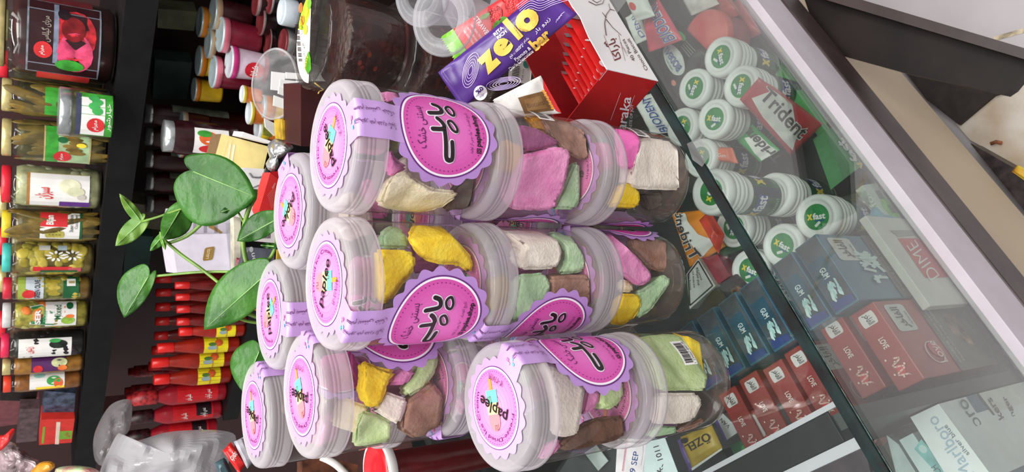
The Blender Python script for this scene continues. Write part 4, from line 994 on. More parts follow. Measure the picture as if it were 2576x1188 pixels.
mb.build('red_shell', o)
mb = MB()                                               # white long side with a ragged torn top edge
rr = random.Random(3); pts = [bp(-.0006, 0, 0), bp(-.0006, LB, 0)]
for i in range(15, -1, -1): pts.append(bp(-.0006, LB*i/15, HB2-(.004*rr.random() if i > 3 else 0)-(.012 if i > 8 else 0)))
mb.prism(pts, e1*.0008, WPAP)
mb.add([bp(-.0008, -.0006, HB2), bp(-.0008, -.0006, HB2*.99), bp(.012, -.0006, HB2*.99), bp(.012, -.0006, HB2)], [(0, 1, 2, 3)], WPAP)
mb.build('white_side', o, label='white printed side with a torn upper edge')
mb = MB(); pl = (bp(-.0007, 0, 0), CN)
INKR = M((120, 24, 28), .5, var=0); INKB = M((80, 50, 44), .5, var=0)
T(mb, ar('باراکا'), (1568, 146), (1550, 94), 24, pl, INKR, .0004, .01); T(mb, 'Choco Biscuit', (1630, 175), (1582, 96), 8, pl, INKB, .0004); T(mb, '40 Pieces', (1598, 152), (1570, 98), 8, pl, INKB, .0004)
T(mb, ar('بیسکوئیت'), (1580, 140), (1562, 106), 6, pl, INKR, .0004)
for a, b in (((1519, 90), (1545, 150)), ((1556, 88), (1572, 152))):
    mb.shape(stroke([(0, 0), (1, 0)], .06), quadfn(tq(a, b, 12), *pl), INKR, .0003)
mb.shape(stroke([(0, 0), (.3, .6), (.5, .2), (.8, .9), (1, .4)], .2), quadfn(tq((1530, 118), (1526, 105), 8), *pl), INKR, .0004)
fl = [[(1480, 5), (1498, 14), (1515, 10), (1520, -4)], [(1488, 0), (1500, 8), (1512, 2)], [(1524, 90), (1520, 60), (1524, 38), (1534, 24), (1530, 10)], [(1534, 24), (1546, 28)], [(1524, 45), (1514, 32)], [(1524, 50), (1540, 70), (1562, 90)]]
for st_ in fl:
    P = [onpl(x, y, *pl)+CN*.0006 for x, y in st_]; mb.tube(P, .0004, INKB, 5, .0002)
mb.build('side_print', o)
mb = MB(); pl = (bp(0, -.0003, 0), -CT)
T(mb, 'Baraka', (1580, 345), (1578, 232), 28, pl, WHT, .0006, .01) if False else None
q = quadfn(tq((1570, 346), (1588, 244), 24), *pl); mb.shape(text('Baraka', .012), q, WHT, .0006)
mb.shape(text('TASTE OF JOY', .0), quadfn(tq((1590, 330), (1595, 262), 9), *pl), WHT, .0006)
mb.shape(stroke([(0, 0), (1, 0)], .08), quadfn(tq((1536, 300), (1560, 235), 10), *pl), WHT, .0005); mb.shape(stroke([(0, 0), (1, 0)], .06), quadfn(tq((1572, 298), (1596, 240), 10), *pl), WHT, .0005)
mb.build('end_print', o)
# sachets standing in the carton
SR = M((200, 26, 26), .28, var=.08, vscale=60); SV = M((196, 196, 200), .25, metal=.6, var=.1)
for i in range(7):
    a = .005+.0078*i; b0 = .004+.001*i; b1 = .088-.004*i; zt = HB2-.005-.0026*i; lean = .006
    mb = MB(); q = [bp(a, b0, .002), bp(a+.002, b1, .002), bp(a+lean+.002, b1, zt), bp(a+lean, b0, zt)]
    f = pillow(mb, q, None, .0055, SR, 14, 8, .05, .0008)
    for u0, u1 in ((-.02, .05), (.95, 1.03)):
        mb.shape(rect(u0, .0, u1, 1.0, 1, 8), lambda u, v, h=0.0: f(min(max(u, 0), 1), v, .0007)+(q[1]-q[0])*(u-min(max(u, 0), 1))+Vector((0, 0, .0006*(int(v*8) % 2))), SV)
    mb.shape(disc(.05, 10, 1, .18, .86, 1, 1.6), f, WHT, .0006); mb.shape(disc(.03, 8, 1, .55, .9, .6, 2), f, OFFW, .0006)
    mb.build('biscuit_sachet', None, 'red biscuit sachet standing in the carton, %s from its white side' % ('first', 'second', 'third', 'fourth', 'fifth', 'sixth', 'seventh')[i], 'sachet', 'red sachets in the biscuit carton')
# white wafer sachet with a chocolate picture
pl = vert(1320, 240, .53, .55); mb = MB()
f = pillow(mb, [(1262, 300), (1412, 285), (1360, 190), (1242, 250)], pl, .006, M((216, 212, 208), .4, var=.06, vscale=80), 16, 10, .07, .001)
CH = M((112, 78, 40), .4, var=.12)
mb.shape(dense(poly((.40, .12), (.90, .10), (.88, .64), (.42, .70)), .08), f, CH, .0007); mb.shape(dense(poly((.47, .2), (.82, .18), (.80, .55), (.50, .58)), .08), f, M((132, 94, 50), .4, var=.1), .0010)
tx(mb, f, 'Biscuits', .5, .3, .8, .44, M((90, 60, 30), .4, var=0), .0013); mb.shape(merge(*[disc(.03, 8, 1, .90+.01*(i % 2), .16+.06*i) for i in range(9)]), f, M((226, 150, 50), .5), .0008)
mb.shape(poly((.93, .08), (1.0, .0), (1.0, .9), (.93, .7)), f, RED, .0007)
for i in range(12): mb.add([f(.0, i/12, .0006), f(-.03, (i+.5)/12, .0004), f(.0, (i+1)/12, .0006)], [(0, 1, 2)], OFFW)
mb.shape(merge(*[disc(.008, 6, 1, .06+.08*i, .82+.04*(i % 2)) for i in range(5)]), f, M((150, 120, 80), .5), .0007)
mb.build('wafer_sachet', None, 'white serrated sachet with a brown chocolate picture leaning beside the red sachets', 'sachet')
# purple snack bar
pl = vert(1290, 120, .535, .75); mb = MB()
PURB = M((74, 38, 122), .3, var=.06, vscale=40); GOLD = M((240, 192, 84), .35, var=.02); LIL = M((196, 174, 226), .4, var=0)
zq = [(1163, 274), (1452, 36), (1372, -32), (1102, 182)]
f = pillow(mb, zq, pl, .013, PURB, 24, 12, .07, .0012)
nb_ = len(mb.v)
def inv(x, y):
    """photo point to (u, v) on the bar"""
    u = v = .5
    for _ in range(14):
        qx = [(zq[0][k]*(1-u)+zq[1][k]*u)*(1-v)+(zq[3][k]*(1-u)+zq[2][k]*u)*v for k in (0, 1)]
        du = [(zq[1][k]-zq[0][k])*(1-v)+(zq[2][k]-zq[3][k])*v for k in (0, 1)]; dv = [(zq[3][k]-zq[0][k])*(1-u)+(zq[2][k]-zq[1][k])*u for k in (0, 1)]
        ex_, ey_ = x-qx[0], y-qx[1]; det = du[0]*dv[1]-du[1]*dv[0]
        u += (ex_*dv[1]-ey_*dv[0])/det; v += (du[0]*ey_-du[1]*ex_)/det
    return u, v
def bt(s, a, b, hpx, m, h=.0012, bold=0.0):
    q = [inv(*p) for p in tq(a, b, hpx)]; v_, f_ = text(s, bold)
    mb.shape(dense(([tuple((q[0][k]*(1-a_)+q[1][k]*a_)*(1-b_)+(q[3][k]*(1-a_)+q[2][k]*a_)*b_ for k in (0, 1)) for a_, b_ in v_], f_), .05), f, m, h)
def bs(pts, wpx, m, h=.0010):
    P = smooth([tuple(p) for p in pts], False, 3.0); l = stroke(P, wpx); mb.shape(([inv(*p) for p in l[0]], l[1]), f, m, h)
bt('z', (1232, 186), (1268, 152), 46, GOLD, .0014, .07); bt('e', (1266, 148), (1300, 116), 42, GOLD, .0014, .07); bt('l', (1308, 100), (1320, 89), 62, GOLD, .0014, .06); bt('o', (1324, 90), (1368, 50), 52, GOLD, .0014, .07)
bt('bar', (1352, 128), (1392, 92), 32, GOLD, .0012, .05)
bt('Peanuts &', (1302, 152), (1340, 121), 9, WHT, .0012, .01); bt('Dark Chocolate', (1288, 176), (1346, 129), 9, WHT, .0012, .01)
bt(ar('بادام زمینی'), (1306, 124), (1336, 98), 9, WHT); bt(ar('و شکلات تلخ'), (1290, 146), (1322, 116), 9, WHT); bt(ar('زیرو بار'), (1352, 86), (1388, 50), 12, WHT)
bt('RITA', (1250, 90), (1272, 70), 9, WHT, .0012, .03); bt('RICH', (1258, 98), (1280, 80), 9, WHT, .0012, .03)
for k in range(4): bt('L:NO 5A0400126A', (1293+8*k, 65+3*k), (1312+8*k, 92-4*k), 3.4, M((60, 40, 50), .5, var=0), .0022)
for c, r, n_ in (((1188, 175), (14, 46), 5), ((1270, 208), (44, 15), 5)):
    for i in range(n_):
        k = 1-.18*i; ang = .62 if r[0] < r[1] else -.38
        E_ = ell(c[0], c[1], r[0]*k*(1.3 if r[0] < r[1] else 1), r[1]*k, ang*.5, 22); bs(E_+E_[:1], 1.5, LIL)
for i in range(6): bs([(1316-3*i, 34-4*i), (1335, 20-6*i), (1360, 26-6*i), (1390, 12-5*i), (1430, 0-5*i)], 1.5, LIL)
for i in range(3): bs([(1420-6*i, 30+8*i), (1412-5*i, 36+6*i), (1408-4*i, 46+5*i)], 1.5, LIL)
P = ell(1211, 232, 17, 20, .3, 20); mb.shape(([inv(*p) for p in P], [list(range(20))]), f, WHT, .0012)
bt('%0', (1205, 236), (1221, 222), 11, PURB, .0016, .03); bt('sugar', (1212, 246), (1224, 234), 6, PURB, .0016)
mb.build('snack_bar', None, 'purple snack bar with big golden lettering leaning behind the biscuit carton', 'snack bar')
# strawberry bar behind it
pl = vert(1220, 60, .585, .7); mb = MB()
zq = [(1156, 166), (1372, -4), (1330, -50), (1112, 92)]
f = pillow(mb, zq, pl, .010, M((226, 60, 62), .28, var=.06, vscale=40), 22, 10, .05, .0012)
GN = M((124, 200, 40), .22, var=.12, vscale=40)
mb.shape(rect(-.002, -.01, .135, 1.01, 4, 10), f, GN, .0009)
for i in range(14): mb.add([f(0, i/14, .0008), f(-.02, (i+.5)/14, .0006), f(0, (i+1)/14, .0008)], [(0, 2, 1)], GN)
bt('STRAWBERRY', (1193, 46), (1243, 112), 12, WHT, .001, .01); bt('100% REAL FRUIT', (1186, 62), (1214, 100), 5, WHT); bt('NUTRITIOUS SNACK', (1177, 70), (1206, 110), 5, WHT); bt('NO ADDED SUGAR', (1168, 78), (1196, 116), 5, WHT)
SB_ = M((200, 34, 44), .35, var=.25, vscale=120, bump=.4, bscale=400)
for c, r in (((1246, 34), 22), ((1290, 14), 20), ((1276, -6), 14)):
    P = ell(c[0], c[1], r*.85, r, .6, 18); mb.shape(([inv(*p) for p in P], [list(range(18))]), f, SB_, .0012)
    for i in range(16):
        a = 2.4*i; q_ = ell(c[0]+r*.16*math.sqrt(i)*math.cos(a), c[1]+r*.18*math.sqrt(i)*math.sin(a), 1.1, .8, .6, 6); mb.shape(([inv(*p) for p in q_], [list(range(6))]), f, M((246, 160, 120), .4, var=0), .0016)
for c, a in (((1262, 56), .4), ((1274, 48), 1.0), ((1250, 62), -.3), ((1222, 40), .2)):
    P = ell(c[0], c[1], 14, 6, a-.7, 14); mb.shape(([inv(*p) for p in P], [list(range(14))]), f, M((96, 160, 60), .35, var=.2, vscale=80), .0016)
mb.build('snack_bar', None, 'red strawberry snack bar with a bright green end behind the purple bar', 'snack bar')
# three clear tubs of dark sticky fruit, stacked
tc = atd(781, 88, .65); PT = tc.z/3
CLR = CLEAR((246, 244, 240), .04, rough=.04, ior=1.45, key='tub_plastic', dscale=40)
for k in range(3):
    z0 = PT*k
    o = thing('fruit_tub', ('lowest of the three stacked clear tubs of dark fruit', 'middle of the three stacked clear tubs of dark fruit', 'topmost clear tub of dark fruit, with a green and white lid label')[k], 'tub', (tc.x, tc.y, z0+.0003), 0, 'clear tubs of dark fruit')
    Tm = Matrix.Translation((tc.x, tc.y, z0+.0003))
    mb = MB(); mb.lathe([(0, .001), (.0405, .001), (.0420, .003), (.0475, PT-.014), (.0482, PT-.010)], CLR, Tm, 56); mb.build('tub_body', o)
    mb = MB(); mb.lathe([(.0480, PT-.016), (.0512, PT-.0155), (.0515, PT-.012), (.0505, PT-.0105), (.0508, PT-.004), (.0500, PT-.0012), (.0470, PT-.0006), (.0455, PT-.0022), (0, PT-.0022)], CLR, Tm, 56); lid_ = mb.build('lid', o)
    mb = MB(); prof = [(0, .0035), (.0385, .0035), (.0400, .006), (.0430, PT*.70), (.0405, PT*.74), (0, PT*.75)]
    mb.lathe(prof, M((34, 14, 14), .22, var=.5, vscale=90, c2=(58, 26, 22), bump=.6, bscale=180), Tm, 48)
    for i in range(20):
        a = rr.uniform(0, 6.28); zz = rr.uniform(.03, PT*.72); q = ell(0, 0, .003, .002, 0, 7)
        c = Vector((tc.x+.0425*math.cos(a), tc.y+.0425*math.sin(a), z0+zz)); mb.add([c+Vector((x*math.sin(a), -x*math.cos(a), y)) for x, y in q], [list(range(7))], M((110, 46, 30), .25, var=.3))
    mb.build('sticky_fruit', o, kind='stuff', label='dark glossy fruit mass')
    if k == 2:
        mb = MB(); pl = (Vector((0, 0, tc.z-.0018)), ZUP)
        def half(x0, y0): pass
        pts = [(tc.x+.0445*math.cos(t), tc.y+.0445*math.sin(t)) for t in [math.radians(8+164*i/30) for i in range(31)]]
        mb.add([(x, y, tc.z-.0017) for x, y in pts], [list(range(31))], M((240, 238, 232), .4, var=.02))
        mb.add([(x, y, tc.z-.0015) for x, y in [(tc.x+.0440*math.cos(t), tc.y+.0440*math.sin(t)) for t in [math.radians(10+60*i/12) for i in range(13)]]+[(tc.x+.010, tc.y+.0240), (tc.x+.022, tc.y+.0075)]], [list(range(15))], M((176, 206, 50), .4, var=.1))
        for c, m_ in (((772, 30), (246, 206, 60)), ((762, 52), (236, 150, 50)), ((770, 75), (240, 190, 70)), ((758, 20), (214, 120, 60)), ((780, 10), (120, 170, 60))):
            D(mb, ell(c[0], c[1], 5, 13, .1), pl, M(m_, .4, var=.1), .0007)
        for k_ in range(26):
            if k_ % 4 != 3: D(mb, [(744+.35*k_, 62+3.6*k_), (753+.35*k_, 62+3.6*k_), (753+.35*k_, 64.2+3.6*k_), (744+.35*k_, 64.2+3.6*k_)], pl, INK, .0007)
        D(mb, [(778, 128), (783, 148), (784, 175), (776, 188), (768, 172), (770, 148)], pl, M((84, 160, 40), .4, var=.15), .0007); T(mb, 'tasty', (772, 176), (779, 140), 5, pl, YEL, .001)
        T(mb, ar('ترشی لواشک'), (766, 92), (764, 40), 8, pl, INK, .001); T(mb, ar('آلو تازه'), (772, 150), (768, 108), 7, pl, INK, .001)
        mb.build('lid_label', lid_, label='white lid label with yellow fruit and green patch')
    else:
        mb = MB(); cf = cylfn((tc.x, tc.y, z0+PT*.48), .0470, math.radians((-20, -64)[1-k] if k == 1 else -95))
        mb.shape(rrect(-.015, -.015, .015, .015, .004), cf, M((232, 232, 226), .4, var=.02), .0006); mb.shape(merge(rect(.0135, -.013, .015, .013)), cf, M((60, 150, 60), .4, var=0), .0010)
        for q in range(9): mb.shape(rect(-.012+.0016*q, .002, -.0112+.0016*q, .011), cf, INK, .0010)
        mb.shape(disc(.004, 12, 1, .005, -.006), cf, M((60, 140, 130), .4), .0010); mb.shape(textbox('fruit mix', -.012, -.004, .0, -.001), cf, INK, .0010)
        mb.build('side_label', o, label='white side label with a green border')
# clear cups in the far corner
MK = MILKY((214, 216, 220), .22, .15)
for i, (px, d, r, lab) in enumerate([((1062, -14), .60, .026, 'small clear cup at the frame edge beside the fruit tubs'), ((1116, 48), .56, .028, 'clear lidded cup lying behind the snack bars'), ((1196, -6), .60, .032, 'clear cup above the strawberry bar')]):
    o = thing('plastic_cup', lab, 'cup', tuple(atd(px[0], px[1], d)), 0, 'clear plastic cups')
    p = atd(px[0], px[1], d); ax = (EYE-p).normalized()*.6+Vector((0, 0, .8)); Tm = Matrix.Translation(p) @ ax.to_track_quat('Z', 'Y').to_matrix().to_4x4()
    mb = MB(); mb.lathe([(0, -.05), (r*.8, -.05), (r*.97, -.004), (r*1.05, -.003), (r*1.06, 0), (r, .0008)], MK, Tm, 40); mb.build('cup_wall', o)
    mb = MB(); mb.lathe([(r*.55, .002), (r*.6, .004), (r*.9, .004), (r*1.07, .002), (r*1.08, -.002)], MK, Tm, 40); mb.build('rim_ring', o)
# ------------------------------------------------------------------ things behind the jars
BLKS = M((13, 12, 14), .5, var=.1, vscale=30, spec=.25)
# shelves along the back wall
def shelf(ztop, th, lab, name='shelf_board'):
    mb = MB(); a = SA-ST*1.2; a.z = ztop-th
    mb.box(a, ST*2.47, -SN*.42, ZUP*th, BLKS); return mb.build(name, None, lab, 'shelf', 'black wall shelves')
shelf(.342, .046, 'upper black shelf board carrying the pickle jars')
mb = MB(); a = SA-ST*1.2; a.z = -.022; mb.box(a, ST*2.3, -SN*.42, ZUP*.038, BLKS); mb.build('shelf_board', None, 'lower black shelf board carrying the red sauce bottles', 'shelf', 'black wall shelves')
def onshelf(x, y, off): return onpl(x, y, SA-SN*off, SN)
def dep(p): return (p-EYE).dot(FW)
def facing(p): return math.atan2(EYE.y-p.y, EYE.x-p.x)
JG = 'pickle jars on the upper shelf'
GLJ = CLEAR((240, 244, 238), .03, ior=1.45, key='jar_glass')
def pickle(y0, y1, xt, lidc, liq, bits, lab, off=.012, xb=None, zb=.3425, lidh=.014, labels=None, bitc=None, bitn=0, bitr=.008, name='pickle_jar', group=JG, long=False, lidr=.82):
    yc = (y0+y1)/2
    p = onshelf(150, yc, off); r = abs(y1-y0)/2/FPX*dep(p); p = onshelf(150, yc, off+r)
    zt = onpl(xt, yc, p+SN*r*.0, SN).z; H_ = zt-zb
    o = thing(name, lab, 'jar', (p.x, p.y, zb), 0, group)
    Tm = Matrix.Translation((p.x, p.y, zb))
    mb = MB(); mb.lathe([(0, .002), (r*.86, .002), (r*.97, .008), (r*.98, H_*.80), (r*.88, H_*.88), (r*lidr*.95, H_-lidh)], GLJ, Tm, 36); gb_ = mb.build('glass_body', o)
    mb = MB(); mb.lathe([(r*lidr, H_-lidh), (r*(lidr+.03), H_-lidh*.9), (r*(lidr+.03), H_-.0015), (r*(lidr-.02), H_), (0, H_)], lidc, Tm, 32); mb.build('lid', o)
    if liq:
        mb = MB(); mb.lathe([(0, .004), (r*.84, .004), (r*.93, .010), (r*.93, H_*.79), (r*.84, H_*.86), (0, H_*.86)], liq, Tm, 28)
        rnd = random.Random(int(y0))
        fa = facing(p)
        for i in range(bitn):
            a = fa+rnd.uniform(-1.5, 1.5); z = rnd.uniform(.02, H_*.78); c = Vector((p.x+r*.90*math.cos(a), p.y+r*.90*math.sin(a), zb+z))
            sz = bitr*rnd.uniform(.8, 1.2); m_ = bitc[i % len(bitc)]
            S = Matrix.Translation(c) @ Matrix.Rotation(a, 4, 'Z') @ Matrix.Rotation(rnd.uniform(-.35, .35) if long else rnd.uniform(0, 3), 4, 'X') @ Matrix.Diagonal((.3, 1, 4.2 if long else 1.15, 1))
            mb.lathe([(0, -sz)]+[(sz*math.sin(t), -sz*math.cos(t)) for t in (.5, 1.0, 1.57, 2.1, 2.6)]+[(0, sz)], m_, S, 10)
        mb.build('pickles', o, label=bits)
    if labels:
        mb = MB(); cf = cylfn((p.x, p.y, zb), r*.985, facing(p))
        labels(mb, lambda u, v, h=0.0: cf(u*r, v*H_, h), r, H_)
        mb.build('paper_label', gb_)
    return o
def R_(mb, f, u0, v0, u1, v1, m, h=.0004): mb.shape(rect(u0, v0, u1, v1, 6, 1), f, m, h)
def TT(mb, f, s, u0, v0, u1, v1, m, h=.0012, bold=.01, up=False):
    v_, f_ = text(s, bold)
    mb.shape(([(u0+(u1-u0)*a, v0+(v1-v0)*b) for a, b in v_] if not up else [(u0+(u1-u0)*b, v1-(v1-v0)*a) for a, b in v_], f_), f, m, h)
def Dc(mb, f, u, v, ru, rv, m, h=.0008): mb.shape(disc(.5, 16, 1, u, v, 2*ru, 2*rv), f, m, h)
GOLDL = M((206, 190, 130), .3, metal=.4, var=.1); REDL = M((214, 34, 52), .3, var=.03); SILV = M((180, 184, 186), .2, metal=.7, var=.1)
LW = M((232, 230, 226), .45, var=.02); LR = M((206, 44, 48), .4, var=.04); LG = M((58, 156, 50), .4, var=.15, vscale=60); LGD = M((22, 92, 50), .4, var=.1)
CUC = [M(c, .4, var=.15, vscale=60) for c in ((118, 96, 40), (104, 84, 34), (134, 108, 44))]
OLV = [M(c, .35, var=.12, vscale=60) for c in ((176, 160, 60), (158, 142, 48), (190, 170, 72))]
GAR = [M(c, .4, var=.08) for c in ((206, 204, 172), (190, 188, 150))]
def l_cherry(mb, f, r, H):
    R_(mb, f, -.99, .15, .99, .75, M((150, 156, 170), .3, metal=.4, var=.1), .0002); R_(mb, f, -.95, .165, .95, .735, M((46, 16, 22), .35, var=.05)); R_(mb, f, -1.5, .22, -.97, .66, LR); R_(mb, f, .97, .22, 1.4, .72, M((96, 30, 34), .4))
    Dc(mb, f, .15, .36, .62, .17, M((196, 40, 50), .3, var=.25, vscale=60)); Dc(mb, f, -.30, .36, .50, .15, M((214, 70, 110), .3, var=.2, vscale=60), .0010); Dc(mb, f, .28, .38, .3, .10, M((120, 18, 24), .2, var=.2), .0012)
    Dc(mb, f, -.62, .40, .16, .12, LG, .0014); Dc(mb, f, -.30, .62, .2, .075, LR, .0012); TT(mb, f, ar('مهرام'), -.42, .60, -.2, .65, LW); R_(mb, f, -.6, .50, .9, .54, M((120, 130, 150), .3, var=.2), .0010); Dc(mb, f, .62, .46, .15, .05, INK, .0014); TT(mb, f, ar('مربای گیلاس'), -.1, .56, .5, .64, M((160, 150, 140), .4))
pickle(-8, 206, -14, GOLDL, M((56, 10, 16), .2, var=.3, vscale=30), 'dark red cherries', 'big cherry jam jar with a dark label and gold lid', .014, labels=l_cherry, bitn=26, bitr=.010, bitc=[M((84, 14, 22), .2, var=.2)])
def l_cuc(mb, f, r, H):
    R_(mb, f, -1.2, .18, .75, .60, M((168, 196, 150), .4, var=.15, vscale=40)); R_(mb, f, -1.2, .48, .75, .60, LG, .0006); Dc(mb, f, -.75, .44, .32, .085, LR, .0009); TT(mb, f, ar('مهرام'), -.95, .42, -.55, .47, LW)
    for i in range(6): Dc(mb, f, -.5+.16*i, .30+.03*(i % 3), .10, .085, CUC[i % 3], .0009)
    Dc(mb, f, -.1, .26, .1, .05, YEL, .0012); Dc(mb, f, .1, .44, .14, .05, LGD, .0010); R_(mb, f, -1.2, .60, .75, .615, GOLDL, .0009); R_(mb, f, -1.2, .165, .75, .18, GOLDL, .0009)
pickle(302, 412, 4, GOLDL, M((70, 62, 26), .3, var=.2), 'long gherkins', 'gherkin jar with a green label behind the short silver-lidded jar', .014, labels=l_cuc, bitn=34, bitr=.0075, bitc=CUC, long=True)
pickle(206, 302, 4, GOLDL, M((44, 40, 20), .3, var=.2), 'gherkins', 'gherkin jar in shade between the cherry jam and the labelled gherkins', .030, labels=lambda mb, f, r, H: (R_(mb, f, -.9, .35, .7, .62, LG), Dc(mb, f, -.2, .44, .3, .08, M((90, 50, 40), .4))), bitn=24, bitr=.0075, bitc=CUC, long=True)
def l_sm(mb, f, r, H):
    R_(mb, f, -.95, .06, .95, .66, LG); R_(mb, f, -.9, .20, .7, .62, LW, .0007); R_(mb, f, -.95, .62, .9, .72, M((60, 66, 90), .4), .0006)
    for i in range(4): Dc(mb, f, .15+.18*i, .34+.06*(i % 2), .15, .10, GRN2, .0010)
    Dc(mb, f, -.42, .36, .30, .16, LR, .0012); TT(mb, f, ar('مهرام'), -.62, .30, -.2, .42, LW, .0016)
    TT(mb, f, ar('خیارشور'), -.6, .08, .5, .18, LW, .0010)
pickle(213, 346, 146, SILV, M((70, 70, 34), .3, var=.2), 'sliced green pickles', 'short pickle jar with silver lid and green label, in front of the gherkins', -.055, labels=l_sm, lidh=.018, bitn=14, bitr=.006, bitc=CUC, lidr=.93)
def l_gar(mb, f, r, H):
    R_(mb, f, -1.05, .14, .62, .73, LW); R_(mb, f, -1.05, .73, .62, .76, M((170, 120, 60), .4), .0006); R_(mb, f, .60, .16, .64, .74, GOLDL, .0006)
    R_(mb, f, -1.05, .13, -.72, .44, M((92, 40, 130), .4), .0008); TT(mb, f, ar('سبزان'), -.6, .50, -.05, .68, LR, .0010, .03)
    Dc(mb, f, .05, .34, .34, .11, M((228, 228, 196), .4, var=.06), .0010); Dc(mb, f, -.2, .28, .22, .09, M((214, 216, 180), .4, var=.06), .0012); Dc(mb, f, -.45, .22, .14, .045, M((196, 190, 180), .4), .0014); TT(mb, f, ar('سیر ترشی'), -.68, .36, -.5, .16, INK, .0014, 0) if False else None
pickle(415, 526, 3, REDL, M((176, 174, 136), .3, var=.15, vscale=50), 'pale garlic cloves', 'garlic pickle jar with red lid and white label', .010, labels=l_gar, bitn=46, bitr=.008, bitc=GAR)
def l_bij(mb, f, r, H):
    R_(mb, f, -.98, .20, .86, .62, LW); R_(mb, f, -.1, .34, .86, .62, LR, .0007); TT(mb, f, 'Bijan', .02, .46, .62, .56, LW, .0011, .03); R_(mb, f, -.98, .185, .86, .21, LGD, .0008)
    for i in range(5): Dc(mb, f, -.62, .40+.035*i, .26, .03, M((186, 176, 80), .4, var=.1), .0009)
    TT(mb, f, 'Shoor Gherkins', -.4, .28, .7, .32, M((60, 70, 60), .4)); TT(mb, f, 'Cucumber', -.2, .235, .7, .265, M((60, 70, 60), .4))
pickle(526, 608, 4, M((222, 196, 48), .3, var=.1), M((90, 74, 34), .3, var=.2), 'gherkins', 'gherkin jar with yellow lid and a red and white label', .010, labels=l_bij, bitn=26, bitr=.008, bitc=CUC, long=True)
def l_olv(mb, f, r, H):
    R_(mb, f, -.9, .26, -.55, .68, LR); R_(mb, f, -.95, .16, -.62, .30, M((190, 80, 90), .4), .0006); R_(mb, f, -.98, .2, -.8, .6, LGD, .0008)
    for c in ((.1, .44), (.15, .26)):
        for k in range(9): 
            a = 2*PI*k/9; mb.shape(xf(disc(.5, 10, 1, 0, 0, .32, .05), 1, 0, 0, 0) if False else ([(c[0]+.22*math.cos(a)+.10*math.cos(t)*math.cos(a)-.04*math.sin(t)*math.sin(a), c[1]+.08*math.sin(a)+.034*math.cos(t)*math.sin(a)+.016*math.sin(t)*math.cos(a)) for t in [.7*i for i in range(9)]], [list(range(9))]), f, LW, .0009)
    R_(mb, f, .45, .50, .8, .62, M((200, 200, 190), .4), .0006); R_(mb, f, .45, .32, .8, .42, M((180, 200, 206), .4), .0006)
pickle(606, 692, 5, M((70, 186, 176), .3, var=.08), M((120, 100, 40), .3, var=.2), 'green olives', 'olive jar with turquoise lid and white blossom label', .010, labels=l_olv, bitn=40, bitr=.0095, bitc=OLV)
def l_go(mb, f, r, H):
    R_(mb, f, -.98, .16, .95, .84, M((196, 206, 214), .4, var=.05)); R_(mb, f, -.98, .16, .95, .34, LGD, .0007); R_(mb, f, -.98, .34, .95, .56, M((120, 124, 60), .4, var=.4, vscale=60), .0007)
    for i in range(5): Dc(mb, f, -.5+.24*i, .44+.03*(i % 2), .17, .07, OLV[i % 3], .0010)
    R_(mb, f, -.98, .76, .95, .84, M((150, 170, 70), .4), .0008); Dc(mb, f, -.52, .72, .36, .075, LR, .0012); TT(mb, f, 'GREEN OLIVE', -.9, .60, .6, .66, INK, .0012, .02); R_(mb, f, .1, .2, .7, .3, LW, .0010); R_(mb, f, .3, .21, .5, .28, GOLDL, .0012)
pickle(691, 756, 7, M((200, 40, 60), .3), M((130, 96, 40), .3, var=.2), 'green olives', 'green olive jar with a tall blue and green label', .010, labels=l_go, bitn=20, bitr=.0085, bitc=OLV)
def l_ms(mb, f, r, H):
    R_(mb, f, -.98, .16, .95, .52, LW); mb.shape(poly((-.9, .40), (-.7, .70), (.55, .70), (.7, .56), (.1, .42)), f, M((200, 206, 200), .4), .0009); mb.shape(poly((-.85, .42), (-.66, .68), (.5, .68), (.62, .57), (.08, .44)), f, M((20, 118, 62), .4), .0011)
    TT(mb, f, 'SER', -.70, .575, .3, .64, LW, .0016, .04); TT(mb, f, 'FOODS', -.55, .51, .2, .545, M((120, 190, 140), .4), .0014)
    TT(mb, f, 'Mixed', -.4, .34, .6, .42, LGD, .0010); Dc(mb, f, .55, .24, .28, .04, LGD, .0010); Dc(mb, f, -.5, .26, .3, .08, M((150, 190, 70), .4, var=.2), .0010); Dc(mb, f, -.2, .24, .12, .05, M((230, 120, 50), .4), .0012)
pickle(752, 826, 6, M((206, 206, 204), .3), M((166, 150, 54), .35, var=.3, vscale=60), 'chopped mixed vegetables', 'mixed vegetable jar with a green badge label', .010, labels=l_ms, bitn=26, bitr=.008, bitc=[M((226, 124, 50), .4), M((190, 180, 90), .4, var=.2), M((150, 150, 60), .4, var=.2)])
pickle(826, 898, 2, M((222, 44, 84), .3, var=.04), M((24, 20, 22), .3, var=.2), 'black olives', 'black olive jar with pink-red lid and white label', .012, labels=lambda mb, f, r, H: (R_(mb, f, -1.2, .18, .35, .80, LW), Dc(mb, f, -.1, .34, .3, .11, M((40, 50, 40), .3, var=.4)), Dc(mb, f, .15, .38, .14, .07, GRN2, .001), TT(mb, f, ar('زیتون'), -.7, .62, -.2, .72, LR)), bitn=20, bitr=.009, bitc=[M((36, 30, 34), .25)])
pickle(890, 938, 6, GOLDL, M((170, 112, 36), .3, var=.2), 'amber pickle', 'narrow amber pickle jar with a purple label', .006, labels=lambda mb, f, r, H: (R_(mb, f, -.9, .24, .95, .66, M((84, 36, 92), .4)), Dc(mb, f, .1, .32, .5, .10, M((196, 200, 150), .4, var=.15)), Dc(mb, f, -.5, .28, .3, .06, M((230, 120, 50), .4), .001), Dc(mb, f, -.5, .58, .4, .06, LR, .001)))
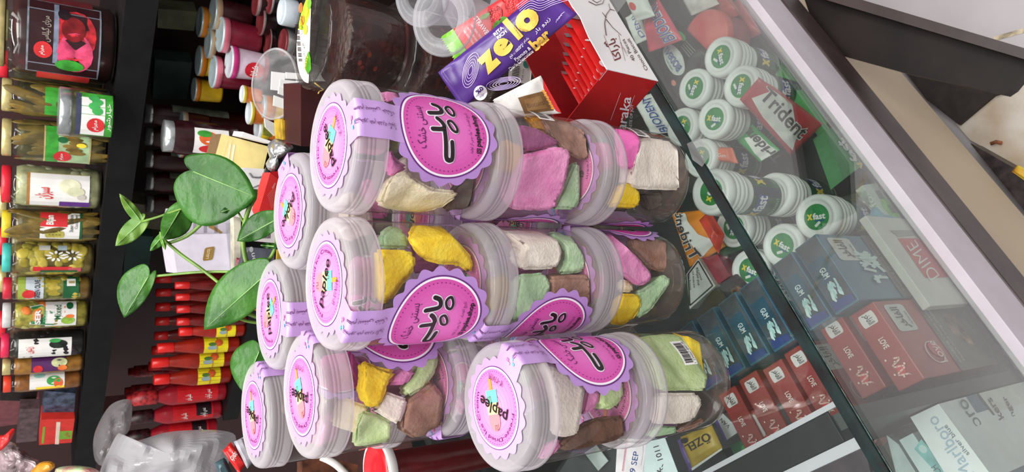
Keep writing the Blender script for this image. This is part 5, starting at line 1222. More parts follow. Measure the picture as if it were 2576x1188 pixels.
pickle(932, 980, 8, M((222, 66, 40), .3), M((150, 86, 30), .3, var=.2), 'orange pickle', 'narrow orange pickle jar with a white vegetable label, at the end of its row', .004, labels=lambda mb, f, r, H: (R_(mb, f, -.9, .24, .9, .68, LW), Dc(mb, f, 0, .38, .5, .09, GRN2), Dc(mb, f, -.3, .32, .5, .06, M((230, 96, 50), .4), .001), R_(mb, f, -.9, .24, -.6, .6, YEL, .0008), Dc(mb, f, .6, .56, .25, .07, M((150, 200, 190), .4), .001)))
for i, (y0, y1) in enumerate([(40, 130), (140, 220), (470, 560), (570, 650), (660, 740), (770, 850)]):
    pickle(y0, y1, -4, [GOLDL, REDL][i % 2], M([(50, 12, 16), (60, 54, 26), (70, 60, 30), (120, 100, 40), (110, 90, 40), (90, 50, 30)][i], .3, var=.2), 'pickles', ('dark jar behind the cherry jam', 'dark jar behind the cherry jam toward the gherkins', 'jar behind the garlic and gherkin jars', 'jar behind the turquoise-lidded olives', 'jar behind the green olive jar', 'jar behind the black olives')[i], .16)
# packets at the end of the upper shelf
def packet(q, off, th, m, lab, deco=None, name='packet', cat='packet', grp='packets on the upper shelf'):
    p = onshelf(q[0][0], q[0][1], off); mb = MB(); slab(mb, q, (p, SN), th, m)
    if deco: deco(mb, (p, SN))
    return mb.build(name, None, lab, cat, grp)
packet([(112, 984), (190, 990), (186, 1042), (106, 1040)], .03, .03, M((70, 80, 100), .2, var=.35, vscale=60), 'grey-blue shiny packet beside the red and green box')
def d_rg(mb, pl): D(mb, [(142, 1062), (152, 1062), (148, 1118), (138, 1118)], pl, M((230, 210, 190), .4)); D(mb, [(150, 1085), (182, 1084), (180, 1104), (148, 1106)], pl, M((120, 170, 50), .4)); D(mb, [(108, 1074), (114, 1074), (110, 1116), (104, 1116)], pl, M((120, 170, 50), .4)); T(mb, ar('چای'), (176, 1100), (176, 1088), 16, pl, LR, .0008)
packet([(104, 1056), (188, 1054), (180, 1114), (98, 1120)], .01, .04, M((214, 50, 40), .4, var=.06), 'red box with a green panel near the end of the upper shelf', d_rg, 'tea_box', 'box')
packet([(50, 1030), (100, 1028), (92, 1110), (40, 1115)], .10, .03, M((90, 70, 74), .35, var=.2), 'dull mauve box behind the red and green box')
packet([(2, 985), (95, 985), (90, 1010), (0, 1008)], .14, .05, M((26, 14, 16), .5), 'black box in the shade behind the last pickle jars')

# ------------------------------------------------------------------ red sauce bottles on the lower shelf
def bottle(y, w, xt, xb, off, kind, lab, cap=True, src={}):
    p = onshelf(xb, y, off); p.z = .0165; r = w/2/FPX*dep(p); p = onshelf(xb, y, off+r); zt = onpl(xt, y, p, SN).z; H_ = zt-.0165
    o = thing('sauce_bottle', lab, 'sauce bottle', (p.x, p.y, .0165), 0, 'red sauce bottles on the lower shelf'); Tm = Matrix.Translation((p.x, p.y, .0165))
    fa = facing(p); cf = cylfn((p.x, p.y, .0165), r*1.0, fa); f = lambda u, v, h=0.0: cf(u*r, v*H_, h)
    if kind == 'ketchup':
        bodym = M((150, 34, 20), .22, var=.12, vscale=30)
        mb = MB(); mb.lathe([(0, 0), (r*.9, 0), (r, .006), (r, H_*.50), (r*.93, H_*.55), (r*.52, H_*.80), (r*.45, H_*.82)], bodym, Tm, 28); mb.build('bottle_body', o)
        mb = MB(); mb.lathe([(r*.56, H_*.81), (r*.58, H_*.82), (r*.54, H_*.995), (r*.48, H_), (0, H_)], M((214, 30, 26), .3, var=.03), Tm, 24); mb.build('cap', o)
        mb = MB(); R_(mb, f, -1.2, .16, 1.2, .46, M((240, 222, 30), .4, var=.04)); Dc(mb, f, -.35, .36, .26, .06, M((150, 170, 170), .4), .0010); Dc(mb, f, .2, .28, .4, .05, M((206, 90, 40), .4, var=.2), .0010); Dc(mb, f, .05, .36, .2, .05, M((80, 120, 50), .4), .0012); R_(mb, f, -1.2, .29, 1.2, .305, M((206, 150, 40), .4), .0008)
        mb.build('yellow_label', o)
    elif kind == 'dark':
        mb = MB(); mb.lathe([(0, 0), (r*.9, 0), (r, .006), (r, H_*.60), (r*.6, H_*.82), (r*.5, H_*.84)], M((96, 20, 16), .2, var=.2, vscale=30), Tm, 24); mb.build('bottle_body', o)
        mb = MB(); mb.lathe([(r*.62, H_*.83), (r*.64, H_*.84), (r*.6, H_*.995), (0, H_)], M((196, 28, 26), .3, var=.03), Tm, 20); mb.build('cap', o)
    else:
        mb = MB(); mb.lathe([(0, 0), (r*.9, 0), (r, .006), (r, H_*.56), (r*.92, H_*.60), (r*.55, H_*.70), (r*.62, H_*.72)], M((156, 26, 40), .22, var=.12, vscale=30), Tm, 28); mb.build('bottle_body', o)
        cm = M((170, 40, 44), .4, var=.3, vscale=120) if kind == 'squeeze' else M((48, 16, 22), .4, var=.4, vscale=120)
        mb = MB(); mb.lathe([(r*.66, H_*.71), (r*.72, H_*.72), (r*.70, H_*.93), (r*.5, H_*.94), (r*.46, H_), (0, H_)], cm, Tm, 28); mb.build('printed_cap', o)
        mb = MB(); R_(mb, f, -.95, .10, .95, .52, M((196, 24, 32), .35, var=.05))
        if kind != 'squeeze': R_(mb, f, -.5, .12, .95, .28, M((36, 20, 28), .35), .0006)
        TT(mb, f, ar('دلپذیر'), -.75, .36, -.1, .44, LW, .0012, .02); TT(mb, f, ar('سس کچاپ'), -.7, .16, .2, .24, LW, .0012); mb.build('red_label', o)
    return o
for y, w, xt, xb, off, k, lab in [
    (978, 50, 322, 597, .015, 'squeeze', 'red squeeze bottle with a printed red collar, next to the yellow-labelled bottles'), (1024, 48, 314, 583, .015, 'squeeze2', 'red squeeze bottle with a dark printed collar, middle of three'), (1070, 46, 308, 570, .015, 'squeeze2', 'red squeeze bottle with a dark printed collar, beside the silvery bag'),
    (938, 46, 390, 598, .012, 'ketchup', 'ketchup bottle with yellow label, beside the squeeze bottles'), (897, 44, 384, 610, .012, 'ketchup', 'ketchup bottle with yellow label, second from the squeeze bottles'), (862, 42, 398, 622, .012, 'ketchup', 'ketchup bottle with yellow label, third from the squeeze bottles'), (826, 38, 452, 636, .005, 'ketchup', 'ketchup bottle with yellow label half behind a plant leaf'),
    (802, 30, 446, 640, .012, 'dark', 'dark red sauce bottle behind the large pothos leaf'), (772, 30, 445, 650, .012, 'dark', 'dark red sauce bottle under the thin pothos stem'), (743, 28, 442, 660, .012, 'dark', 'dark red sauce bottle near the grey tissue box, second'), (715, 28, 440, 670, .012, 'dark', 'dark red sauce bottle closest to the grey tissue box'),
    (905, 36, 376, 600, .11, 'dark', 'sauce bottle in the second row behind the squeeze bottles'), (868, 36, 384, 605, .11, 'dark', 'sauce bottle in the second row behind the yellow labels'), (834, 34, 390, 610, .11, 'dark', 'sauce bottle in the second row, red cap above a stem'), (800, 34, 392, 612, .11, 'dark', 'sauce bottle in the second row above the pothos leaf'), (766, 34, 392, 616, .11, 'dark', 'sauce bottle in the second row near the hanging leaf'), (732, 32, 392, 620, .11, 'dark', 'sauce bottle in the second row, fourth from the tissue box'), (700, 32, 390, 622, .11, 'dark', 'sauce bottle in the second row beside the tissue box'),
    (960, 40, 318, 590, .11, 'squeeze', 'red squeeze bottle in the second row, behind the first one'), (915, 40, 326, 596, .2, 'squeeze', 'red squeeze bottle in the third row, deep in the shade')]:
    bottle(y, w, xt, xb, off, k, lab)

# ------------------------------------------------------------------ jam cups and jars to the right on the lower shelf
DKB = M((34, 26, 26), .6, var=.1)
RZ = .105
mb = MB(); a = SA-ST*1.0-SN*.02; a.z = .0165; mb.box(a, ST*1.2, -SN*.30, ZUP*(RZ-.0165), DKB); mb.build('shelf_riser', None, 'dark step on the lower shelf under the jam cups', 'shelf step')
def jam(px, rpx, off, kind, lab, zb=None):
    p = onshelf(px[0], px[1], off); r = rpx/FPX*dep(p); H_ = r*2.2
    zt = p.z; zb = zb if zb is not None else max(RZ+.001, zt-H_) if zt-RZ > r*1.4 else (RZ+.001 if off > -.03 and zt > RZ+.012 else .018); H_ = zt-zb
    o = thing('jam_cup', lab, 'jam cup', (p.x, p.y, zb), 0, 'jam cups on the lower shelf'); Tm = Matrix.Translation((p.x, p.y, zb))
    b, l, st_ = {'pink': ((210, 190, 206), (196, 206, 212), (220, 60, 140)), 'red': ((110, 20, 40), (176, 192, 196), (214, 110, 130)), 'yellow': ((206, 166, 30), (170, 186, 188), (220, 130, 40)), 'dark': ((52, 14, 18), (150, 164, 166), (180, 150, 120)), 'silver': ((30, 16, 18), (110, 40, 44), (190, 190, 190)), 'white': ((206, 110, 40), (212, 218, 222), (230, 200, 40))}[kind]
    mb = MB(); mb.lathe([(0, 0), (r*.80, 0), (r*.84, .004), (r*.94, H_*.80)], M(b, .3, var=.1, vscale=40), Tm, 28); mb.build('cup_body', o)
    mb = MB(); mb.lathe([(r*.94, H_*.80), (r*1.0, H_*.81), (r, H_*.95)], M(st_, .3, var=.05, metal=.6 if kind == 'silver' else 0), Tm, 28); mb.lathe([(r, H_*.95), (r*.99, H_-.001), (r*.93, H_), (r*.88, H_-.003), (0, H_-.003)], M(l, .28, metal=.25, var=.06), Tm, 28); mb.build('foil_lid', o)
    if kind == 'pink':
        cf = cylfn((p.x, p.y, zb), r*.93, facing(p)-.1); f = lambda u, v, h=0.0: cf(u*r, v*H_, h)
        mb = MB(); Dc(mb, f, -.2, .38, .5, .26, M((190, 24, 44), .35), .0012); TT(mb, f, ar('شانا'), -.5, .30, .1, .48, LW, .0018, .02); R_(mb, f, -1.2, .0, 1.2, .12, M((150, 30, 60), .4), .0010); mb.build('printed_label', o)
for px, rp, off, k, lab in [((574, 155), 41, .0, 'pink', 'pink and white jam cup with a red oval emblem, front row'), ((533, 180), 41, .035, 'red', 'dark red jam cup with grey lid behind the pink one'), ((551, 86), 44, .035, 'red', 'dark red jam cup with pink band near the frame edge'), ((521, 108), 38, .075, 'dark', 'dark jam cup between two red ones'), ((497, 152), 38, .11, 'yellow', 'yellow cup behind the dark red jam cups'), ((486, 224), 30, .12, 'yellow', 'yellow cup at the end of the jam row'),
                             ((533, 32), 42, .085, 'dark', 'dark jam cup with a big grey lid at the frame edge'), ((500, 54), 38, .12, 'yellow', 'yellow cup with grey lid, furthest back'), ((607, 236), 22, -.045, 'white', 'small orange cup with pale lid'), ((624, 283), 30, -.062, 'white', 'orange and yellow cup with white lid beside the yellow box'), ((645, 322), 28, -.062, 'white', 'orange cup with white lid partly behind the clear cup'), ((656, 268), 30, -.064, 'yellow', 'yellow cup with pale lid behind the clear plastic cup'),
                             ((653, 52), 36, .02, 'silver', 'dark jar with red top and silver rim, behind the fruit tub'), ((671, 104), 36, .0, 'silver', 'dark jar with red top and silver rim beside the clear cup'), ((709, 106), 34, -.04, 'silver', 'dark jar with red top and silver rim touching the clear cup'), ((640, 8), 30, .03, 'silver', 'dark jar with red top at the frame edge'), ((676, 6), 28, .0, 'silver', 'dark jar with red top behind the white-capped jar'),
                             ((450, 372), 24, .06, 'dark', 'dark jam jar with shiny lid behind the pothos leaf'), ((455, 308), 30, .09, 'dark', 'dark jam jar with shiny lid behind the carrot label jar'), ((500, 340), 30, .0, 'dark', 'dark jam jar lid above the carrot label')]:
    jam(px, rp, off, k, lab)
p = onshelf(706, 28, -.05); Tm = Matrix.Translation((p.x, p.y, .018)); H_ = p.z-.018; r = 34/FPX*dep(p)
o = thing('spread_jar', 'dark spread jar with a ribbed translucent white cap by the fruit tubs', 'jar', (p.x, p.y, .018)); mb = MB(); mb.lathe([(0, 0), (r*.9, 0), (r*.95, .005), (r*.95, H_-.03), (r*.8, H_-.02)], M((30, 18, 18), .2, var=.2), Tm, 28); mb.build('jar_body', o)
mb = MB(); mb.lathe([(r*.92, H_-.026), (r, H_-.024), (r, H_-.003), (r*.95, H_), (r*.85, H_-.001), (r*.82, H_-.004), (0, H_-.004)], M((196, 206, 214), .3, var=.08, vscale=40), Tm, 28); mb.build('screw_cap', o)
# carrot label jar
mb = MB(); pl = vert(516, 352, 1.22); p = pl[0]
o = thing('jam_jar', 'dark jam jar with a white carrot label beside the yellow box', 'jar', (p.x, p.y, p.z-.055)); Tm = Matrix.Translation((p.x, p.y-.0, p.z-.055)); r = .030
mb.lathe([(0, 0), (r*.9, 0), (r, .006), (r, .1), (r*.85, .112)], M((40, 12, 16), .2, var=.2), Tm, 28); mb.build('jar_body', o)
mb = MB(); mb.lathe([(r*.9, .108), (r*.92, .122), (0, .123)], SILV, Tm, 28); mb.build('lid', o)
mb = MB(); cf = cylfn((p.x, p.y, p.z-.055), r*1.01, facing(p)); f = lambda u, v, h=0.0: cf(u*.030, v*.1, h)
R_(mb, f, -.9, .22, .7, .78, LW); Dc(mb, f, .1, .55, .4, .16, M((224, 104, 50), .4)); Dc(mb, f, .35, .62, .2, .12, LG, .001); Dc(mb, f, -.55, .50, .26, .2, LR, .001); Dc(mb, f, -.45, .28, .14, .07, M((40, 140, 110), .4), .001); mb.build('paper_label', o)
# dark jars stacked under the upper shelf
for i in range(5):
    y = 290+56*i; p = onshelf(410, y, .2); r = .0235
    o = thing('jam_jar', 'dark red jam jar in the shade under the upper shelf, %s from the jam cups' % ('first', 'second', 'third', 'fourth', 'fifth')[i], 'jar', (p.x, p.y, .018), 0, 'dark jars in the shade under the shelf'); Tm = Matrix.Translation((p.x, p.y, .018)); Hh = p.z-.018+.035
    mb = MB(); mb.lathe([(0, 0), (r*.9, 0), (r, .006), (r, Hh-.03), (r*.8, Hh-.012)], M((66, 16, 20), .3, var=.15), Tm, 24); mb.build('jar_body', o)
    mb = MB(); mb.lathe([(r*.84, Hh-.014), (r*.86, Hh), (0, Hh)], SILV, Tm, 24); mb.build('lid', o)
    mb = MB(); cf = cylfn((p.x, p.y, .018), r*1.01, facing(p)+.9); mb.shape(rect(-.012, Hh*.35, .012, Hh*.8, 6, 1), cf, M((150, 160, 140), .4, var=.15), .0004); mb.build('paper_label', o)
for q, off, col, lab in [([(398, 22), (496, 30), (488, 78), (396, 70)], .30, (128, 132, 100), 'khaki carton under the upper shelf at the frame edge'), ([(390, 150), (484, 158), (470, 250), (384, 248)], .30, (70, 92, 88), 'grey-green carton under the upper shelf behind the yellow cups'), ([(330, 510), (440, 530), (410, 580), (330, 570)], .28, (140, 140, 112), 'khaki carton behind the young pothos leaf'),
                         ([(318, 590), (385, 596), (372, 690), (310, 690)], .26, (58, 104, 96), 'teal carton stack behind the hanging leaf')]:
    p = onshelf(q[0][0], q[0][1], off); mb = MB(); P = slab(mb, q, (p, SN), .05, M(col, .5, var=.15, vscale=20)); mb.build('carton', None, lab, 'carton', 'cartons deep under the upper shelf')
# ------------------------------------------------------------------ boxes, foil, cup behind the front stacks
GB = 'boxes and wrapped goods behind the jars'
def slabv(name, q, dp, th, m, lab, cat, deco=None, up=0.0, grp=GB, side=None):
    cx = sum(a for a, b in q)/len(q); cy = sum(b for a, b in q)/len(q)
    pl = vert(cx, cy, dp, up); mb = MB(); slab(mb, q, pl, th, m, side)
    if deco: deco(mb, pl)
    return mb.build(name, None, lab, cat, grp)
CREAM = M((244, 224, 150), .4, var=.03)
def dy(mb, pl):
    for k in range(2): T(mb, 'biscuits de luxe', (556+11*k, 415), (574+11*k, 352), 5, pl, M((250, 240, 200), .4, var=0))
    for k in range(2): D(mb, [(577+10*k, 362+2*k), (582+10*k, 363+2*k), (571+10*k, 430), (566+10*k, 430)], pl, M((252, 244, 214), .4, var=0))
slabv('gift_box', [(557, 337), (676, 369), (652, 470), (528, 440)], .98, .06, CREAM, 'pale yellow box with faint white lettering behind the red carton', 'box', dy, side=M((120, 92, 60), .5))
slabv('paper_box', [(612, 332), (690, 358), (690, 364), (608, 344)], .93, .05, WPAP, 'thin white carton lying on top of the yellow box', 'box')
def dw(mb, pl):
    bs_ = [onpl(x, y, *pl)+pl[1]*.001 for x, y in ((626, 436), (634, 446), (650, 447), (664, 444))]; mb.tube(bs_, .0012, M((120, 120, 124), .5), 5); mb.tube([onpl(x, y, *pl)+pl[1]*.001 for x, y in ((610, 482), (640, 470), (662, 462))], .0008, M((150, 150, 154), .5), 5)
slabv('white_box', [(607, 427), (618, 422), (672, 426), (662, 560), (572, 540), (576, 500)], .90, .05, M((232, 228, 230), .35, var=.02), 'rounded white box with a grey leaf drawing below the yellow box', 'box', dw)
def db(mb, pl):
    for k in range(9): D(mb, [(649, 572+3.4*k) if False else (649+3.6*k, 570), (651+3.6*k, 570), (651+3.6*k, 600), (649+3.6*k, 600)], pl, INK)
slabv('white_box', [(634, 545), (690, 558), (694, 612), (634, 606)], .86, .04, M((224, 218, 218), .4, var=.02), 'white carton with a barcode under the small pothos leaf', 'box', db)
RC = M((232, 52, 52), .3, var=.03)
o = thing('red_carton', 'bright red upright carton leaning behind the back-row jar', 'carton', tuple(atd(690, 520, .79)), 0, GB)
pl = vert(680, 500, .79); mb = MB(); slab(mb, [(680, 434), (709, 458), (700, 566), (676, 580), (668, 570), (652, 530)], pl, .03, RC); mb.build('front_face', o)
mb = MB(); D(mb, [(680, 433), (712, 429), (716, 450), (709, 457)], pl, M((206, 20, 24), .35), .0003)
for k in range(9): D(mb, [(672+1.2*k, 492+4*k), (690+.8*k, 470+4*k), (691+.8*k, 471.5+4*k), (673+1.2*k, 493.5+4*k)], pl, M((246, 110, 104), .35, var=0), .0005)
T(mb, 'choco', (687, 475), (693, 462), 5, pl, OFFW, .0006); mb.build('front_print', o)
def blob(name, outline, dp, bulge, m, lab, cat, rings=7, nz=.004, nf=60, grp=None, seed=0, back=.5):
    """a crumpled filled shape: outline in the photo, real depth front and back"""
    cx = sum(a for a, b in outline)/len(outline); cy = sum(b for a, b in outline)/len(outline)
    O_ = smooth([tuple(p) for p in outline], True, 9.0); n = len(O_); mb = MB(); vs = []
    for sgn in (1, -back):
        for k in range(rings+1):
            t = k/rings
            for i in range(n):
                x, y = cx+(O_[i][0]-cx)*t, cy+(O_[i][1]-cy)*t
                b = bulge*math.sqrt(max(0, 1-t*t))
                p = atd(x, y, dp); w = noise.noise(p*nf+Vector((seed, 0, 0)))+.5*noise.noise(p*nf*2.3)
                vs.append(atd(x, y, dp-sgn*b+w*nz*(1 if t < 1 else 0)))
    h = n*(rings+1); fs = []
    for k in range(rings):
        for i in range(n):
            j = (i+1) % n; a, b, c, d = k*n+i, k*n+j, (k+1)*n+j, (k+1)*n+i
            fs.append((a, d, c, b)); fs.append((h+a, h+b, h+c, h+d))
    for i in range(n):
        j = (i+1) % n; fs.append((rings*n+i, h+rings*n+i, h+rings*n+j, rings*n+j))
    mb.add(vs, fs, m, False)
    return mb.build(name, None, lab, cat, grp)
FOIL = M((226, 228, 230), .22, metal=.75, var=.12, vscale=60)
blob('foil_wrapper', [(675, 362), (690, 350), (712, 352), (730, 362), (738, 372), (722, 386), (706, 398), (696, 402), (702, 414), (690, 432), (676, 428), (668, 412), (678, 396), (672, 380)], .80, .02, FOIL, 'crumpled silver foil between the yellow box and red carton', 'foil', 6, .006, 110)
blob('black_bag', [(668, 420), (680, 428), (678, 470), (668, 470), (660, 450)], .83, .01, M((40, 40, 44), .25), 'small black wrapper under the silver foil', 'wrapper', 4)
slabv('gold_box', [(709, 300), (738, 312), (736, 348), (712, 352)], .78, .03, M((226, 186, 60), .28, metal=.4, var=.25, vscale=60), 'small golden foil box beside the brown carton', 'box')
slabv('red_box', [(737, 297), (758, 300), (758, 350), (737, 346)], .80, .03, M((196, 30, 34), .35), 'little red box touching the golden foil box', 'box')
slabv('card_stand', [(666, 298), (694, 312), (706, 342), (690, 342), (668, 320)], .86, .004, M((206, 204, 200), .4), 'pale grey tent card near the clear cup', 'card')
slabv('picture_card', [(664, 306), (688, 320), (684, 346), (662, 340)], .88, .004, M((118, 120, 40), .45, var=.3, vscale=60), 'olive green picture card behind the tent card', 'card')
def dbr(mb, pl): mb.tube([onpl(x, y, *pl)+pl[1]*.001 for x, y in ((790, 208), (806, 220), (813, 226), (802, 231), (800, 236))], .0008, M((206, 176, 90), .4), 5)
slabv('brown_carton', [(757, 212), (842, 205), (842, 372), (757, 368)], .74, .06, M((62, 22, 22), .4, var=.12, vscale=20), 'dark brown carton with a golden squiggle behind the jar stack', 'carton', dbr)
# clear cup full of white sugar sachets
pc = atd(690, 212, .86); ax = Vector((-.05, -.35, .93)); Tm = Matrix.Translation(pc) @ ax.to_track_quat('Z', 'Y').to_matrix().to_4x4()
o = thing('plastic_cup', 'wide clear plastic cup holding white sachets, beside the fruit tub', 'cup', tuple(pc)); r = .0435
mb = MB(); mb.lathe([(0, -.075), (r*.70, -.075), (r*.74, -.072), (r*.96, -.003), (r*1.02, -.002), (r*1.03, .001), (r*.97, .001)], CLEAR((244, 244, 246), .42, rough=.06, dirtc=(226, 224, 226), key='cup_clear', dscale=30), Tm, 48); mb.build('cup_wall', o)
for i, (q, a) in enumerate([([(705, 200), (762, 206), (760, 222), (704, 216)], .0), ([(702, 218), (758, 238), (755, 256), (700, 236)], .01), ([(720, 182), (770, 186), (768, 200), (720, 198)], .02), ([(690, 240), (752, 262), (748, 284), (688, 266)], .03), ([(684, 180), (718, 184), (714, 230), (682, 226)], .035)]):
    slabv('sugar_sachet', q, .84+a, .003, WPAP if i % 2 == 0 else OFFW, 'white sugar sachet in the wide clear cup, %s' % ('foremost', 'second', 'third', 'fourth', 'rearmost')[i], 'sachet', None, grp='sugar sachets in the clear cup')
# grey tissue box
LILG = M((214, 208, 220), .35, var=.03)
pl = vert(520, 640, 1.14); o = thing('tissue_box', 'large pale grey box with a golden emblem behind the plant', 'box', tuple(atd(520, 640, 1.14)), 0, GB)
mb = MB(); slab(mb, [(430, 590), (584, 588), (598, 684), (446, 688)], pl, .10, LILG); mb.build('box_body', o)
pl2 = vert(510, 555, 1.15); mb = MB(); slab(mb, [(444, 524), (574, 518), (584, 588), (430, 589)], pl2, .10, M((196, 190, 202), .35, var=.03))
for k in range(4): D(mb, [(462+26*k, 530), (468+26*k, 530), (466+27*k, 586), (458+27*k, 586)], pl2, M((150, 144, 152), .4, var=0))
D(mb, [(528, 560), (560, 585), (554, 588), (524, 572)], pl2, M((150, 120, 70), .4, var=.1)); mb.build('side_face', o)
mb = MB(); q = quadfn([(509, 657), (515, 624), (540, 620), (534, 654)], *pl); mb.shape(rrect(0, 0, 1, 1, .18), q, M((170, 134, 70), .35, metal=.3, var=.05), .0008); mb.shape(textbox('renzi', .14, .3, .86, .7), q, M((230, 214, 170), .35, var=0), .0014); mb.build('gold_emblem', o)
mb = MB(); slab(mb, [(586, 560), (600, 560), (618, 690), (600, 692)], vert(600, 620, 1.12), .05, CLEAR((235, 235, 240), .2, rough=.1)); mb.build('clear_wrap', o)
slabv('olive_bag', [(588, 540), (606, 545), (604, 700), (590, 690)], .95, .02, M((190, 184, 166), .45, var=.2, vscale=50), 'pale beige packet squeezed beside the grey box', 'packet')
def dl(mb, pl): T(mb, 'Edition', (652, 700), (640, 636), 12, pl, OFFW); D(mb, ell(632, 628, 5, 7), pl, M((190, 192, 196), .4))
slabv('grey_packet', [(612, 652), (630, 622), (690, 628), (690, 662), (640, 705), (602, 690)], .86, .02, M((92, 96, 108), .3, var=.2, vscale=40), 'grey packet with white lettering behind the pothos stems', 'packet', dl)
slabv('gold_card', [(698, 628), (716, 640), (716, 680), (696, 662)], .74, .004, M((196, 160, 50), .35, var=.15), 'golden card edge behind the back-row jar lids', 'card')
for i, (q, c, lab) in enumerate([([(672, 668), (692, 664), (688, 700), (668, 694)], (40, 60, 140), 'small blue wrapped sweet behind the pothos stems'), ([(655, 690), (676, 700), (672, 730), (650, 720)], (214, 150, 196), 'small pink wrapped sweet behind the pothos stems'), ([(625, 745), (652, 742), (655, 785), (628, 778)], (224, 96, 40), 'orange wrapped sweet behind the large lower leaf'), ([(650, 745), (668, 750), (668, 790), (652, 790)], (150, 40, 44), 'dark red wrapped sweet behind the large lower leaf'), ([(595, 648), (612, 652), (606, 700), (596, 694)], (140, 30, 56), 'crimson wrapped sweet beside the grey box')]):
    cx = sum(a for a, b in q)/4; cy = sum(b for a, b in q)/4
    mb = MB(); pillow(mb, q, vert(cx, cy, .92), .012, M(c, .25, var=.3, vscale=80), 8, 6); mb.build('wrapped_sweet', None, lab, 'sweet', 'wrapped sweets near the plant')

# ------------------------------------------------------------------ trailing pothos in a glass vase
PV = Vector((-.052, .672, 0))
plant = thing('pothos_plant', 'trailing green pothos cutting with heart-shaped leaves behind the jar stacks', 'plant', tuple(PV))
mb = MB(); Tm = Matrix.Translation(PV); mb.lathe([(0, .002), (.030, .002), (.034, .006), (.036, .10), (.026, .15), (.027, .175), (.024, .175)], CLEAR((236, 244, 240), .05, rough=.03), Tm, 32); mb.build('glass_vase', plant)
LEAFG = [M((46, 100, 24), .33, spec=.35, c2=(28, 72, 14), vscale=30, bump=.35, bscale=90), M((66, 118, 40), .33, spec=.35, c2=(42, 88, 26), vscale=26, bump=.35, bscale=90), M((116, 150, 62), .35, spec=.35, c2=(78, 122, 42), vscale=34, bump=.3, bscale=90), M((28, 68, 16), .35, spec=.35, c2=(26, 64, 16), vscale=30, bump=.3, bscale=90)]
VEIN = M((128, 176, 92), .4, var=.05); STEM = M((104, 140, 52), .4, var=.15, vscale=40)
def leaf(base, tip, wa, wb, d0, d1, m, fold=.006, curl=.01):
    bx, by = base; dx, dy = tip[0]-bx, tip[1]-by; L = math.hypot(dx, dy); ux, uy = dx/L, dy/L; px_, py_ = -uy, ux
    n, R = 44, 9; vs = []
    def pos(rr_, ph):
        hr = L*(.28+.50*((1+math.cos(ph))/2)**3.0+.22*math.exp(-abs(ph)/.30))*(1-.80*math.exp(-((PI-abs(ph))/.45)**2))
        a = rr_*hr*math.cos(ph); b = rr_*hr*math.sin(ph)*(wa if ph > 0 else wb)*1.0
        t = a/L; dd = d0+(d1-d0)*max(-.3, t)+fold*(abs(b)/L)*2-curl*max(0, t)**2
        dd += .0012*math.sin(14*t-9*abs(b)/L)*rr_
        return atd(bx+ux*a+px_*b, by+uy*a+py_*b, dd)
    vs.append(pos(0, 0))
    for k in range(1, R+1):
        for i in range(n): vs.append(pos(k/R, -PI+2*PI*i/n))
    fs = [(0, 1+i, 1+(i+1) % n) for i in range(n)]
    for k in range(R-1):
        b = 1+k*n; fs += [(b+i, b+n+i, b+n+(i+1) % n, b+(i+1) % n) for i in range(n)]
    nv = len(vs); c = (vs[0]-EYE).normalized()
    back = [v+c*.0007 for v in vs]
    rim = [(1+(R-1)*n+i, nv+1+(R-1)*n+i, nv+1+(R-1)*n+(i+1) % n, 1+(R-1)*n+(i+1) % n) for i in range(n)]
    mb = MB(); mb.add(vs+back, fs+[tuple(nv+q for q in f[::-1]) for f in fs]+rim, m, True)
    lf = mb.build('leaf', plant)
    mb = MB(); mb.tube([pos(t/10*.94, 0)-c*.0004 for t in range(11)], .0006, VEIN, 6, .0002); mb.build('midrib', lf)
for a in [((487, 432), (646, 497), 1.60, .85, .660, .650, LEAFG[0]), ((662, 697), (513, 830), .80, .55, .640, .660, LEAFG[1], .01), ((357, 557), (290, 619), .62, .60, .70, .70, LEAFG[2], .004), ((352, 553), (300, 487), .35, .42, .70, .69, LEAFG[2], .004),
          ((454, 527), (408, 604), .75, 1.15, .68, .67, LEAFG[1], .012), ((428, 576), (504, 543), .30, .35, .73, .74, LEAFG[3]), ((411, 592), (377, 632), .50, .60, .68, .69, LEAFG[1]), ((406, 590), (416, 630), .40, .45, .672, .672, LEAFG[2]),
          ((373, 697), (312, 800), 1.1, .45, .68, .69, LEAFG[1], .006), ((689, 556), (596, 607), .85, .55, .62, .64, LEAFG[0]), ((618, 514), (552, 535), .45, .40, .65, .66, LEAFG[3]), ((652, 885), (610, 986), 1.25, 1.0, .66, .67, LEAFG[0], .01), ((690, 620), (654, 617), .5, .5, .63, .64, LEAFG[3])]:
    leaf(*a)
def stem(pts, d0, d1, rpx=3.2):
    P = smooth([tuple(p) for p in pts], False, 12.0); n = len(P)
    mb = MB(); mb.tube([atd(x, y, d0+(d1-d0)*i/(n-1)) for i, (x, y) in enumerate(P)], rpx/FPX*(d0+d1)/2, STEM, 8); mb.build('stem', plant)
